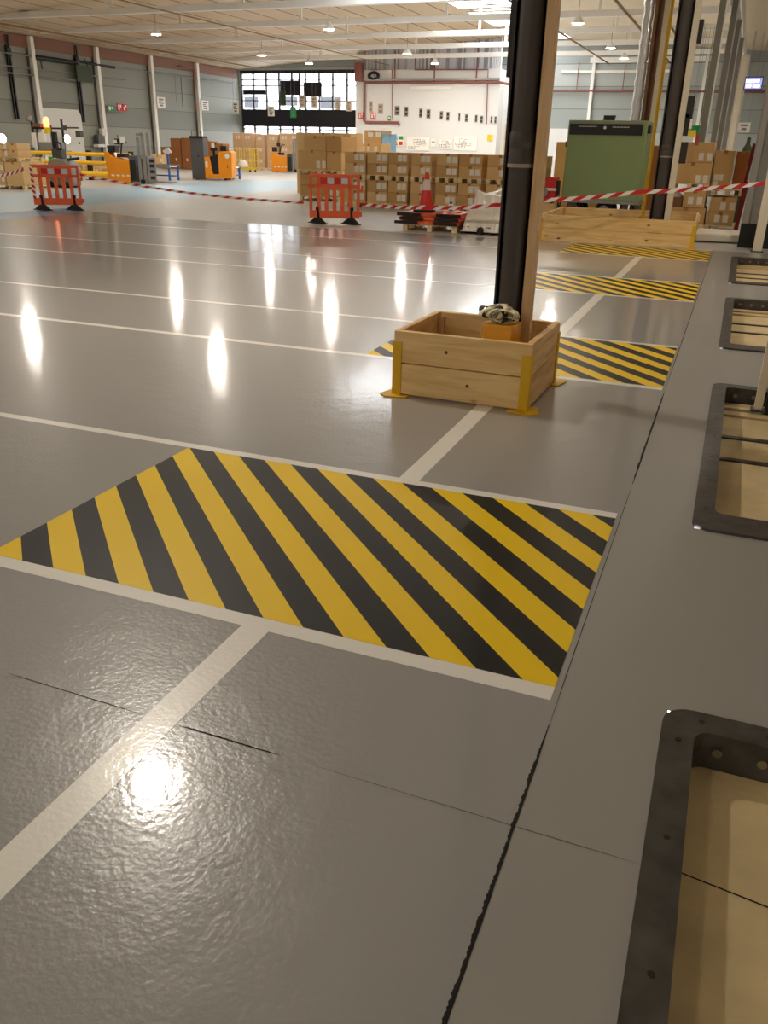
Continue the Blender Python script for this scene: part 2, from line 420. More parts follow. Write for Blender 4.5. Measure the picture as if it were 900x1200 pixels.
# open joint along the dock strip, ragged edges, and the hairline crossing it
def ragged(name, pts, w, n, jit, label):
    m = MB(); L, R = [], []
    for i in range(n+1):
        t = i/n; x = pts[0][0]+(pts[1][0]-pts[0][0])*t; y = pts[0][1]+(pts[1][1]-pts[0][1])*t
        dx, dy = pts[1][0]-pts[0][0], pts[1][1]-pts[0][1]; l = math.hypot(dx, dy); nx, ny = -dy/l, dx/l
        k = min(1, 6*t+.2, 6*(1-t)+.2)
        q1 = .35*q1+.65*random.random() if i else .5; q2 = .75*q2+.25*random.random() if i else .5
        a = k*w*(.35+q1*jit); b = k*w*(.35+q2*jit*.5)
        L.append((x+nx*a, y+ny*a, .0012)); R.append((x-nx*b, y-ny*b, .0012))
    for i in range(n): m.quad(R[i], R[i+1], L[i+1], L[i])
    o = m.build(name, M['crack'], floor, smooth=False); o['label'] = label
ragged('expansion_joint', [(-.272, .4), (-.268, 2.10)], .0062, 260, 1.3, 'dark ragged open joint in the near floor')
ragged('expansion_joint', [(-.268, 4.25), (-.268, 6.2)], .007, 120, 1.2, 'dark joint beside the planter')
ragged('expansion_joint', [(-.268, 6.2), (-.268, 16)], .004, 150, .8, 'thin dark joint further along')
ragged('expansion_joint', [(-.268, 2.10), (-.268, 4.25)], .0022, 60, .8, 'filled hairline of the joint')
ragged('hairline_crack', [(-1.95, 1.665), (-1.42, 1.66)], .0016, 60, 1.5, 'hairline crack')
ragged('hairline_crack', [(-1.29, 1.66), (-.95, 1.66)], .003, 60, 1.5, 'hairline crack')
ragged('hairline_crack', [(-.85, 1.66), (.05, 1.655)], .0008, 60, 1.5, 'hairline crack')

# ------------------------------------------------------------------ dock leveller pits: steel rims, sunken floors
def round_rect(x0, x1, y0, y1, r, n=6):
    pts = []
    for cx, cyy, a0 in ((x1-r, y0+r, -PI/2), (x1-r, y1-r, 0), (x0+r, y1-r, PI/2), (x0+r, y0+r, PI)):
        for k in range(n+1):
            a = a0+PI/2*k/n; pts.append((cx+r*math.cos(a), cyy+r*math.sin(a)))
    return pts
PITLAB = ['dock pit nearest the camera, plain beige floor inside black steel rim', 'second dock pit from the camera, with cream post standing in it',
          'third dock pit from the camera, dark bars across its beige floor', 'fourth dock pit, beside the grey ribbed dock panel']
for i, (y0, y1) in enumerate(PITS):
    x0, x1 = PX, 2.3
    D = .115 if i == 0 else .13
    cxp, cyp = (x0+x1)/2, (y0+y1)/2
    t = thing('dock_pit', PITLAB[i], 'dock pit', (cxp, cyp, 0))
    hx, hy = (x1-x0)/2, (y1-y0)/2
    fl = B(-hx, hx, -hy, hy, -D-.05, -D).build('pit_floor', M['pitfloor'], t, smooth=False)
    m = MB()
    w = .082
    O = round_rect(-hx-.012, hx, -hy-.012, hy+.012, .085); nf = w if i == 0 else .20
    I = round_rect(-hx+w, hx-w, -hy+nf, hy-w, .05)
    n = len(O)
    for k in range(n):
        k2 = (k+1) % n
        m.quad((*O[k], .014), (*O[k2], .014), (*I[k2], .012), (*I[k], .012))
        m.quad((*O[k], -.02), (*O[k2], -.02), (*O[k2], .014), (*O[k], .014))
        m.quad((*I[k], .012), (*I[k2], .012), (*I[k2], -D), (*I[k], -D))
    m.build('rim', M['blacksteel'], t)
    # bolt holes on the flange and bolt heads on the far inner wall
    for k in range(7):
        yy = -hy+.25+k*(2*hy-.4)/6
        MB().lathe([(.009, 0), (.009, .001)], (-hx+.04, yy, .0135), 10).build('bolt_hole', M['black'], t)
    for k in range(6):
        xx = -hx+.10+k*.19
        MB().lathe([(.009, 0), (.009, .001)], (xx, hy-.035, .0135), 10).build('bolt_hole', M['black'], t)
    for k in range(5):
        bx = -hx+.155+k*.125
        MB().lathe([(.004, .014), (.013, .012), (.015, 0)], (bx, hy-w-.014, -.045), 8, 'y').build('bolt', M['bolt'], t)
    if i == 0:
        ragc = MB(); ragc.quad((-hx+w, .90, -D+.001), (hx-w, .62, -D+.001), (hx-w, .626, -D+.001), (-hx+w, .905, -D+.001))
        ragc.build('crack', M['crack'], t, smooth=False)
    else:
        for yb, wb in ((.02*hy, .045), (.35*hy, .05), (.93*hy-.17, .03)):
            B(-hx+w, hx-w, yb, yb+wb, -D, -D+.012).build('steel_bar', M['blacksteel'], t)
        B(-hx+w, hx-w, hy-w-.16, hy-w-.03, -D, -D+.035).build('ledge_board', M['pitfloor2'], t, bevel=.006)
        B(-hx+w, hx-w, hy-w-.29, hy-w-.19, -D, -D+.02).build('ledge_board', M['pitfloor2'], t, bevel=.006)

# cream posts and boards standing at the dock doors
t = thing('dock_post', 'slim cream post standing in the second dock pit', 'post', (.375, 6.36, -.13))
B(-.028, .028, -.03, .03, 0.0, 6.9).build('shaft', M['post'], t, bevel=.004)
B(-.05, .05, -.05, .05, 0.035, .05).build('foot_plate', M['blacksteel'], t)
t = thing('dock_board', 'brown board standing right of the slim cream post in the dock pit', 'board', (1.005, 6.35, -.13))
B(-.555, .6, -.02, .02, .002, 3.0).build('board', M['brownpanel'], t, bevel=.004)
B(-.585, -.557, -.03, .03, .0, 3.0).build('board_shade_strip', M['black'], t)  # black strip stands in for the dark shadow between post and board
t = thing('dock_post', 'broad cream post in front of the grey ribbed dock panel', 'post', (.44, 16.55, 0))
B(-.075, .075, -.06, .06, 0, 6.9).build('shaft', M['post'], t, bevel=.006)
B(-.10, .10, -.09, .09, 0, .02).build('foot_plate', M['blacksteel'], t)
t = thing('dock_curtain', 'tall grey ribbed dock door panel behind the broad cream post', 'door panel', (1.35, 17.2, 0))
m = MB()
m.box(-1.24, 1.33, -.03, .03, .42, 6.9)
m.build('sheet', M['dockpanel'], t)
for k in range(9):
    xx = -1.17+k*.30
    MB().prism([(xx-.07, -.03), (xx-.045, -.065), (xx+.045, -.065), (xx+.07, -.03)], 'z', .42, 6.9).build('rib', M['dockpanel'], t)
B(-1.24, 1.33, -.05, .05, .0, .42).build('rubber_skirt', M['rubber'], t)

# ------------------------------------------------------------------ planters around the column feet
def planter(label, loc, rz, W, D, hgt, group=None):
    t = thing('timber_planter', label, 'planter box', loc, rz)
    b2 = hgt/2; th = .045
    for z0 in (.012, b2+.008):
        z1 = z0+b2-.012
        B(-W/2, W/2, -D/2, -D/2+th, z0, z1).build('board', M['pine'], t, bevel=.004)
        B(-W/2, W/2, D/2-th, D/2, z0, z1).build('board', M['pine'], t, bevel=.004)
        B(-W/2, -W/2+th, -D/2+th+.001, D/2-th-.001, z0, z1).build('side_board', M['pine_y'], t, bevel=.004)
        B(W/2-th, W/2, -D/2+th+.001, D/2-th-.001, z0, z1).build('side_board', M['pine_y'], t, bevel=.004)
    for sx in (-1, 1):
        for sy in (-1, 1):
            B(*sorted((sx*(W/2-th-.04), sx*(W/2-th-.002))), *sorted((sy*(D/2-th-.04), sy*(D/2-th-.002))), .0, hgt-.03).build('inner_batten', M['pine_z'], t)
            m = MB(); e = .007; zt = hgt-.075
            m.box(*sorted((sx*(W/2-.058), sx*(W/2+e))), *sorted((sy*(D/2+.0005), sy*(D/2+e))), 0, zt)
            m.box(*sorted((sx*(W/2+.0005), sx*(W/2+e))), *sorted((sy*(D/2-.058), sy*(D/2+.0005))), 0, zt)
            br = m.build('corner_bracket', M['yellow'], t, bevel=.0015)
            p = MB()
            ex = .085
            p.prism([(sx*(W/2-.12), sy*(D/2+.0)), (sx*(W/2-.12), sy*(D/2+.05)), (sx*(W/2+.03), sy*(D/2+ex)), (sx*(W/2+ex), sy*(D/2+.03)), (sx*(W/2+.05), sy*(D/2-.12)), (sx*(W/2), sy*(D/2-.12)), (sx*W/2, sy*D/2)], 'z', .0, .009)
            p.build('foot_plate', M['yellow'], br, bevel=.0015)
    return t
pl = planter('open pine box around the dark post, orange block inside', (-1.535, 5.715, 0), -.02, .95, .86, .45)
for kx, kz in ((-.10, .335), (.06, .125)):
    MB().lathe([(.012, 0), (.009, -.0015), (.003, -.002)], (kx, -.4305, kz), 12, 'y').build('knot', M['knot'], pl)
planter('long pine box in front of the green machine', (-2.03, 17.55, 0), .03, 2.75, 2.5, .47)

# ------------------------------------------------------------------ dark posts with downpipes
def dark_post(name, label, loc, top, pw, timber=True, sign=False, rz=0):
    t = thing(name, label, 'post', loc, rz)
    s = pw
    m = MB()
    m.box(-1.3*s, -1.12*s, -.6*s, 1.1*s, 0, top); m.box(.98*s, 1.12*s, -.1*s, 1.1*s, 0, top); m.box(-1.12*s, .98*s, .98*s, 1.1*s, 0, top)
    m.build('steel_section', M['column'], t)
    m = MB().lathe([(.93*s, 0), (.93*s, top)], (-.06*s, -.15*s, 0), 28)
    pp = m.build('downpipe', M['pipe'], t)
    m = MB().lathe([(.95*s, 1.50), (1.03*s, 1.50), (1.03*s, 1.57), (1.0*s, 1.58), (1.0*s, 1.60), (1.04*s, 1.61), (1.04*s, 1.67), (.95*s, 1.69)], (-.06*s, -.15*s, 0), 28)
    m.build('pipe_socket', M['pipe'], pp)
    MB().lathe([(.95*s, 1.478), (1.045*s, 1.478), (1.045*s, 1.5), (.95*s, 1.5)], (-.06*s, -.15*s, 0), 28).build('pipe_seal', M['collar'], pp)
    if timber: B(1.16*s, 2.0*s, -.8*s, .1*s, 0, top).build('timber_batten', M['pine_z'], t, bevel=.004)
    if sign: B(-1.62*s, -1.32*s, -.5*s, 1.5*s, 2.0, 2.42).build('side_plate', M['black'], t)
    return t
dark_post('downpipe_post', 'near dark post with grey downpipe and timber batten in pine box', (-1.355, 5.80, 0), 6.9, .082, True, True)
p2 = dark_post('downpipe_post', 'dark post with downpipe rising from the long pine box', (-1.375, 17.4, 0), 6.9, .112, False, False)
B(.128, .235, -.10, .05, 0, 6.9).build('cream_strip', M['post'], p2)
for z, w in ((1.84, .09), (1.38, .13), (2.12, .13), (3.3, .08)):
    B(.237, .237+w*.9, -.12, .02, z, z+.36).build('junction_box', M['column'], p2, bevel=.01)

# orange block with a bundle of straps on it
t = thing('strapped_block', 'orange block with cream straps bundled on top, in the pine box', 'block', (-1.345, 5.585, 0))
MB().prism([(-.11, -.10), (.085, -.10), (.11, -.04), (.11, .085), (-.11, .085)], 'z', 0, .510).build('block', M['boxorange'], t, bevel=.004)
def strap_loop(c, rx, rz, ang, w, tilt, turns=1.0):
    m = MB(); n = 26; prev = None
    ca, sa = math.cos(ang), math.sin(ang)
    for k in range(n+1):
        a = 2*PI*turns*k/n-PI/2
        px, pz = rx*math.cos(a), rz*math.sin(a)+rz
        pt = []
        for s in (-w/2, w/2):
            lx, ly = px, s+pz*tilt
            pt.append((c[0]+lx*ca-ly*sa, c[1]+lx*sa+ly*ca, c[2]+pz))
        if prev: m.quad(prev[0], prev[1], pt[1], pt[0])
        prev = pt
    return m
for k in range(22):
    a = k*.74+.2
    c = (-.02+.055*math.cos(a*2.1), -.02+.04*math.sin(a*1.7), .5115+.0015*k)
    m = strap_loop(c, .05+.05*random.random(), .018+.04*random.random(), a, .040, random.uniform(-.9, .9))
    o = m.build('strap', M['strap'] if k % 11 != 3 else M['black'], t)
    so = o.modifiers.new('solid', 'SOLIDIFY'); so.thickness = .0025
m = MB(); prev = None
for k in range(14):
    u = k/13
    x = -.03-.085*min(1, u*2); z = .517 if u < .5 else .517-.13*(u-.5)*2
    x -= .004*math.sin(u*9)+(.008 if u > .5 else 0)
    if prev: m.quad((prev[0], -.085, prev[1]), (prev[0], -.05, prev[1]), (x, -.05, z), (x, -.085, z))
    prev = (x, z)
o = m.build('strap', M['strap'], t); so = o.modifiers.new('solid', 'SOLIDIFY'); so.thickness = .0025

# ------------------------------------------------------------------ room shell
BY = 60.6; LX = -36.0
def roofz(x):
    return 6.42+(x+36)*(8.0-6.42)/23 if x < -13 else max(6.95, 8.0-(x+13)*.07)
RX0, RX1 = -14.6, -11.4     # skylight strip across the ridge
m = MB()
def roofquad(xa, xb, ya, yb, mi=0):
    m.mat = mi
    m.quad((xa, ya, roofz(xa)), (xa, yb, roofz(xa)), (xb, yb, roofz(xb)), (xb, ya, roofz(xb)))
roofquad(-36.3, RX0, -20.2, 61.2)
ya = -20.2
SKY = [(30.5, 35.5), (40.5, 46), (47.5, 53), (54.5, 59.5)]
for a, b in SKY:
    roofquad(RX0, -13, ya, a); roofquad(-13, RX1, ya, a); ya = b
roofquad(RX0, -13, ya, 61.2); roofquad(-13, RX1, ya, 61.2)
roofquad(RX1, 2.0, -20.2, 61.2, 1); roofquad(2.0, 3.0, -20.2, 61.2, 1)
struct('ceiling', m, [M['ceiling'], M['ceilplain']], 'beige ribbed hall ceiling with bright skylights along the ridge', smooth=False)
for k, (a, b) in enumerate(SKY):
    m = MB()
    for xa, xb in ((RX0, -13), (-13, RX1)):
        m.quad((xa, a, roofz(xa)+.03), (xa, b, roofz(xa)+.03), (xb, b, roofz(xb)+.03), (xb, a, roofz(xb)+.03))
    w = struct('window_%d' % (k+2), m, M['glass'], 'skylight pane in the ridge of the ceiling', smooth=False)
    q = MB()
    for yv in (a, b, (a+b)/2): q.box(RX0, RX1, yv-.06, yv+.06, roofz(RX0)-.05, roofz(RX0)+.02)
    q.build('window_frame', M['beam'], w)
# walls
m = MB().box(LX-.3, LX, -20, BY+.6, 0, 6.6)
wl = struct('wall_left', m, M['wallgrey'], 'grey horizontally panelled left wall', smooth=False)
m = MB().box(LX+.005, LX+.10, 20, BY-.4, 5.82, 6.40); m.build('frieze', M['frieze'], wl, smooth=False)
for k in range(7):
    y = 29.1+5.15*k
    if y > 59: continue
    q = B(LX+.02, LX+.30, y-.13, y+.13, 0, 6.38).build('post', M['postwhite'], wl, bevel=.01)
    B(LX+.02, LX+.09, y-.24, y-.15, 0, 6.38).build('post_shadow_strip', M['darkgrey'], q)  # dark strip stands in for the shadow line beside each post
for y in (37.8, 42.9):
    q = MB(); q.box(LX+.03, LX+.12, y-.10, y-.02, 2.4, 6.3); q.box(LX+.03, LX+.16, y+.04, y+.12, 2.4, 6.3); q.box(LX+.03, LX+.2, y-.12, y+.14, 5.3, 5.7)
    q.build('cable_drop', M['black'], wl)
q = MB()
for z, y0, y1 in ((5.45, 30, 60), (4.86, 30, 47), (4.55, 30, 43)):
    q.tube([(LX+.22, y0, z), (LX+.22, y1, z)], .035, 8)
q.build('pipe_run', M['grey'], wl)
q = MB(); q.tube([(LX+.25, 39.5, 5.42), (LX+.25, 42.5, 5.40)], .12, 10); q.tube([(LX+.25, 39.9, 5.4), (LX+.25, 39.95, 4.9)], .03, 8); q.tube([(LX+.25, 43, 5.5), (LX+.25, 46, 5.42)], .07, 8)
q.build('flexible_hose', M['black'], wl)
MB().tube([(LX+.25, 54.35, 3.4), (LX+.25, 54.35, 6.0), (LX+.25, 52.6, 6.0)], .06, 8).build('red_pipe', M['pipered'], wl)
q = MB(); q.tube([(LX+.2, 52.9, 5.5), (LX+.2, 52.9, 3.6)], .04, 8); q.tube([(LX+.2, 52.2, 5.5), (LX+.2, 52.2, 3.9)], .02, 6); q.build('conduit', M['grey'], wl)
# white door in the left wall
d = struct('door_1', MB().prism([(39.25, 0), (42.75, 0), (42.75, 2.75), (42.55, 3.03), (39.5, 3.03), (39.25, 2.75)], 'x', LX+.01, LX+.12), M['doorwhite'], 'white dock door with rounded top corners in the left wall')
MB().lathe([(.06, 0), (.06, .05)], (LX+.12, 42.3, 1.3), 10, 'x').build('door_handle', M['black'], d)
struct('wall_rear', MB().box(LX, XR, -20.3, -20, 0, 8), M['walldock'], 'plain wall behind the camera', smooth=False)
struct('wall_right', MB().box(XR, XR+.3, -20, BY+.6, 0, 8), M['walldock'], 'dock wall on the right', smooth=False)
# back wall: window opening x -35.9..-26.1
m = MB()
m.box(-36, -35.85, BY, BY+.3, 0, 8.2); m.box(-35.85, -26.1, BY, BY+.3, 6.35, 8.2); m.box(-26.1, XR, BY, BY+.3, 0, 8.2); m.box(-35.85, -26.1, BY, BY+.3, 0, .5)
wb = struct('wall_back', m, M['wallback'], 'pale grey panelled back wall', smooth=False)
for x in (-9.95, -3.2): B(x-.1, x+.1, BY-.25, BY-.01, 0, 7.0).build('post', M['postwhite'], wb, bevel=.01)
MB().tube([(-15.2, BY-.2, 5.0), (2.4, BY-.2, 4.9)], .07, 8).build('red_pipe', M['pipered'], wb)
q = MB(); q.tube([(-8.0, BY-.2, 5.0), (-8.0, BY-.2, 6.4)], .03, 6); q.tube([(-10.9, BY-.2, 5.0), (-10.9, BY-.2, 6.6)], .03, 6)
q.build('red_riser', M['pipered'], wb)
q = MB(); q.box(-12.0, -4.5, BY-.12, BY-.01, 6.0, 6.15); q.box(-10.2, -3.0, BY-.3, BY-.01, 6.55, 6.85); q.build('cable_tray', M['postwhite'], wb)
B(-13.1, -10.6, BY-.5, BY-.01, 0, 2.75).build('white_partition', M['wallwhite'], wb)
MB().lathe([(.16, 0), (.16, .08)], (-12.7, BY-.1, 3.05), 12, 'y').build('bell', M['darkgrey'], wb)
# big window
win = struct('window_1', MB().quad((-35.85, BY+.15, .5), (-26.1, BY+.15, .5), (-26.1, BY+.15, 6.35), (-35.85, BY+.15, 6.35)), M['glass'], 'tall black framed window strip at the far end', smooth=False)
q = MB()
for x in (-35.8, -34.8, -33.72, -32.66, -31.6, -31.0, -30.5, -29.4, -28.32, -27.2, -26.15): q.box(x-.055, x+.055, BY+.05, BY+.22, .5, 6.35)
for z in (.55, 2.45, 3.72, 4.35, 5.35, 5.75, 6.3): q.box(-35.85, -26.1, BY+.06, BY+.2, z-.035, z+.035)
q.box(-35.85, -26.1, BY+.02, BY+.24, 6.12, 6.36)
q.build('window_frame', M['frame'], win, smooth=False)
B(-35.8, -26.15, BY+.0, BY+.04, 2.62, 3.78).build('window_panel', M['frame'], win)
q = MB(); q.box(-32.5, -30.85, BY-.04, BY, 4.72, 5.68); q.box(-30.6, -29.15, BY-.04, BY, 4.62, 5.55); q.box(-35.6, -33.75, BY-.03, BY, 4.75, 5.05)
q.build('window_blind', M['frame'], win)
# outside, seen through the window
g = MB().quad((-70, 61.5, -.02), (20, 61.5, -.02), (20, 120, -.02), (-70, 120, -.02))
struct('yard_ground', g, M['asphalt'], 'pale yard outside the far window', smooth=False)
t = thing('outside_building', 'white building across the yard outside the far window', 'building', (-42, 90, 0))
B(-22, 22, 0, 8, 0, 12).build('facade', M['facade'], t)
q = MB()
for k in range(9): q.box(-20+k*4.6, -17.9+k*4.6+.5*math.sin(k*2), -.05, 0, 5.0+.2*(k%2), 6.1)
q.build('window', M['facadedark'], t)
for k in range(9): B(-20+k*4.6, -17.4+k*4.6, -.05, 0, 8.4, 9.4).build('window', M['facadedark'], t)
# red pipe box, window side
# white office block with corrugated sheet above
OY = 58.0; OX0, OX1 = -25.35, -15.35
m = MB(); m.box(OX0, OX1, OY, BY-.01, 0, 6.1); m.box(OX1, OX1+1.6, OY+1.2, BY-.01, 0, 5.2)
wo = struct('wall_office', m, M['wallwhite'], 'white plastered office wall with notices and red pipes', smooth=False)
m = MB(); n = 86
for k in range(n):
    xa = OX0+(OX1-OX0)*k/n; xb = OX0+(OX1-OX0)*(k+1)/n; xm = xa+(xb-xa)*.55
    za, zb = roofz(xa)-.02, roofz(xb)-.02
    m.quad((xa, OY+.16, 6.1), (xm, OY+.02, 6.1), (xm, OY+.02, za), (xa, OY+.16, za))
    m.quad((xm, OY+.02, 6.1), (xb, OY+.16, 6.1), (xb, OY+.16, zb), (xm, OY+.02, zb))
o = m.build('corrugated_sheet', M['shade_stripes'], wo, smooth=False)
struct('door_2', MB().box(OX1+.25, OX1+1.35, OY+1.12, OY+1.195, 0, 2.95), M['beige'], 'beige door at the right end of the white office wall')
m = MB(); m.tube([(-24.68, OY-.12, 5.33), (-15.4, OY-.12, 5.33), (-13.9, OY-.05, 5.05)], .075, 10)
m.build('red_pipe', M['pipered'], wo)
MB().tube([(-24.66, OY-.12, 5.33), (-24.66, OY-.12, 2.99), (-24.55, OY-.12, 2.93), (-22.15, OY-.12, 2.92), (-22.1, OY-.12, 2.75)], .085, 10).build('red_pipe', M['pipered'], wo)
for pts, r in (([(-22.5, OY-.1, 5.4), (-22.5, OY-.1, 7.2)], .045), ([(-21.1, OY-.1, 6.9), (-21.1, OY-.1, 6.08), (-16.15, OY-.1, 6.05), (-16.05, OY-.1, 2.9)], .04), ([(-19.74, OY-.1, 5.33), (-19.74, OY-.1, 6.4)], .045),
               ([(-16.9, OY-.1, 5.35), (-16.9, OY-.1, 7.4)], .045), ([(-24.25, OY-.1, 6.1), (-22.7, OY-.1, 6.1), (-22.6, OY-.1, 3.1)], .025)):
    MB().tube(pts, r, 8).build('riser', M['pipered'], wo)
B(-25.3, -24.75, OY-.35, OY-.01, 5.4, 6.5).build('pipe_box', M['pipered'], wo)
q = MB(); q.box(-25.3, OX1, OY-.16, OY-.01, 5.44, 5.58); q.build('cable_tray', M['grey'], wo)
B(-21.4, -18.5, OY-.08, OY-.01, 4.92, 5.12).build('blind_box', M['white'], wo)
t = thing('hose_reel', 'coiled black hose hanging high on the white office wall', 'hose', (-24.0, OY-.12, 5.74))
m = MB()
for r in (.33, .27, .22): m.tube([(r*1.2*math.cos(2*PI*k/24), 0, r*.7*math.sin(2*PI*k/24)) for k in range(25)], .05, 8, False)
m.build('coil', M['black'], t); B(-.04, .04, -.02, .10, -.05, .3).build('hook', M['grey'], t)

# ------------------------------------------------------------------ ceiling beams, overhead truss, lamps
for k in range(7):
    y = 24+5.15*k
    m = MB()
    m.box(-35.7, -1.3, y-.10, y+.10, 6.48, 6.72)
    o = m.build('ceiling_beam', M['beam'], None, bevel=.02); tag(o, 'pale beam crossing the hall under the ceiling, %s from the front' % ORD[k], None, None, 'structure')
    q = MB()
    for x in (-33, -26.5, -20, -13, -6.5): q.box(x-.05, x+.05, y-.05, y+.05, 6.72, roofz(x)+.0)
    q.build('hanger', M['beam'], o)
m = MB()
for x in (-1.32, -.98): m.box(x-.03, x+.03, -6, 60, 5.9, 6.5)
for k in range(60): m.bar((-1.15, -5+k*1.1, 5.95), (-1.15, -4.45+k*1.1, 6.45), .28, .03)
o = m.build('ceiling_truss', M['beam'], None, smooth=False); tag(o, 'long lattice truss running overhead along the row of dock columns', None, None, 'structure')
q = MB()
q.tube([(-33.2, 24, 6.35), (-33.2, 59, 6.35)], .05, 8); q.tube([(-23, 24, 6.38), (-23, 59, 6.38)], .03, 6); q.tube([(-8.8, 24, 6.38), (-8.8, 59, 6.38)], .04, 6)
q.tube([(-5.2, 15, 6.38), (-5.2, 59, 6.38)], .05, 6); q.tube([(-3.9, 15, 6.38), (-3.9, 59, 6.38)], .05, 6)
o = q.build('ceiling_conduit', M['rib']); tag(o, 'brown conduits running below the ceiling beams', None, None, 'structure')

# round high-bay lamps, with added unseen fill lamps among them
LAMPS = [(-28, 28.5, 'at the top left corner'), (-28, 39.5, 'above the left wall doors'), (-28, 50, 'in the left row, nearest the window'), (-27.6, 55.5, 'just before the far window'),
         (-18.6, 39.5, 'in the middle row above the window'), (-18.9, 50.5, 'left before the corrugated sheet'), (-19.3, 56.6, 'right before the corrugated sheet'),
         (-7.4, 39.8, 'topmost right of near post'), (-7.4, 49.5, 'middle one right of near post'), (-7.4, 55, 'lowest one right of near post'),
         (-28, 18, ''), (-18.5, 28.5, ''), (-6.15, 7.25, ''), (-7.4, 28.5, ''), (-18, 7.25, ''), (-28, 7.25, ''),  # last pair here added as fill light for the foreground
         (-17.5, -3.2, ''), (-28, -3.2, ''), (-6.15, -13, ''), (-17.5, -13, ''), (-11, -8, ''), (-3.5, -9, ''), (1.3, 13.2, ''), (1.5, 22, '')]  # lamps behind the camera are added to brighten the foreground
LZ = 6.05
for i, (x, y, where) in enumerate(LAMPS):
    t = thing('high_bay_lamp', 'round white ceiling lamp ' + (where if where else 'out of view'), 'lamp', (-.0+x*(LZ-1.6)/4.7, y*(LZ-1.6)/4.7, LZ), 0, 'round high bay lamps')
    x = x*(LZ-1.6)/4.7
    MB().lathe([(.05, .30), (.07, .27), (.12, .20), (.20, .10), (.24, .02), (.24, 0), (.21, .01), (.10, .17), (.04, .25)], (0, 0, 0), 20).build('reflector', M['white'], t)
    MB().lathe([(.205, .012), (.205, .004), (.10, -.012), (.02, -.016)], (0, 0, 0), 20).build('diffuser', M['lampdim'] if x > 0 else M['lamp'], t)
    MB().tube([(0, 0, .28), (0, 0, roofz(x)-LZ-.02)], .012, 6).build('suspension_rod', M['grey'], t)

# ------------------------------------------------------------------ dock columns further along
def far_column(label, x, y, w, mt, rz=0):
    t = thing('dock_column', label, 'column', (x, y, 0), rz)
    m = MB(); m.box(-w, w, -w*1.0, -w*.8, 0, 5.9); m.box(-w, w, w*.8, w, 0, 5.9); m.box(-w*.12, w*.12, -w*.8, w*.8, 0, 5.9)
    m.build('steel_section', mt, t)
    B(w*1.02, w*1.5, -w*.6, w*.6, 0, 5.9).build('white_edge', M['postwhite'], t)
    B(-w*1.3, w*1.3, -w*1.3, w*1.3, 0, .03).build('base_plate', M['darkgrey'], t)
far_column('grey dock column with white edge rising behind the tallest right cartons', -1.14, 24.6, .075, M['colgrey'])
far_column('grey dock column, second beyond the long pine box', -1.10, 31.5, .08, M['colgrey'])
far_column('grey dock column, third beyond the long pine box', -1.07, 36.5, .09, M['colgrey'])
far_column('grey dock column, fourth beyond the long pine box', -1.02, 42, .10, M['colgrey'])
far_column('pale dock column furthest down the row on the right', -.90, 49, .17, M['post'])
t = thing('duct_column', 'brown steel column with silver foil duct behind the green machine', 'column', (-2.72, 25.4, 0))
m = MB(); m.box(-.06, .02, -.14, .14, 0, 6.9); m.box(.02, .12, -.02, .02, 0, 6.9); m.box(.12, .16, -.14, .14, 0, 6.9); m.build('steel_section', M['rust'], t)
B(.165, .29, -.12, .12, 0, 6.9).build('cream_strip', M['post'], t)
path = [(-.22+.012*math.sin(k*1.7), -.05, 2.0+k*.12) for k in range(41)]
MB().tube(path, [.125+.012*math.sin(k*2.6) for k in range(41)], 14).build('foil_duct', M['silver'], t)
MB().tube([(-.22, -.05, 0), (-.22, -.05, 2.0)], .12, 14).build('duct_riser', M['grey'], t)
t = thing('yellow_pipe', 'thin yellow pipe running up left of the second dark post', 'pipe', (-1.73, 18.45, 0))
MB().tube([(-.02, 0, 0), (-.02, 0, .9), (.0, 0, 5.0), (.0, 0, 6.9)], .035, 10).build('pipe', M['yellow'], t)

# ------------------------------------------------------------------ pallets and cartons
def pallet_mesh(w, d, h=.13):
    """returns deck and blocks builders, footprint centred, long boards along x"""
    deck = MB(); n = max(3, int(d/.16))
    for k in range(n):
        y = -d/2+k*(d-.1)/(n-1); deck.box(-w/2, w/2, y, y+.1, h-.022, h)
    for x in (-w/2, -.05, w/2-.1): deck.box(x, x+.1, -d/2, d/2, h-.044, h-.022)
    blk = MB()
    for x in (-w/2, -.05, w/2-.1):
        for y in (-d/2, -.06, d/2-.12): blk.box(x, x+.1, y, y+.12, .02, h-.044)
        blk.box(x, x+.1, -d/2, d/2, 0, .02)
    return deck, blk
def pallet(x, y, z, w, d, label, rz=0, group=None):
    t = thing('wooden_pallet', label, 'pallet', (x, y, z), rz, group)
    a, b = pallet_mesh(w, d); a.build('deck', M['pallet'], t, smooth=False); b.build('skid', M['pallet'], t, smooth=False)
    return t
def carton(x, y, z, w, d, h, label, mi=0, rz=0, labels=((.58, .5), (.82, .5)), group=None, lw=.11, lh=.15, tape=True, mt=None):
    t = thing('cardboard_carton', label, 'carton', (x, y, z), rz, group)
    e = .004
    B(-w/2+e, w/2-e, -d/2, d/2, .001, h-.003).build('box', mt or M['card'][mi], t, bevel=.008)
    if tape:
        m = MB(); m.box(-.04, .04, -d/2-.002, d/2+.002, h-.0035, h-.001); m.box(-.04, .04, -d/2-.002, -d/2-.0003, h-.07, h-.002)
        m.build('tape', M['tape'], t, smooth=False)
    for lx, lz in labels:
        B(-w/2+lx*w-lw/2, -w/2+lx*w+lw/2, -d/2-.003, -d/2-.0003, lz*h-lh/2, lz*h+lh/2).build('label', M['label'], t, smooth=False)
    return t

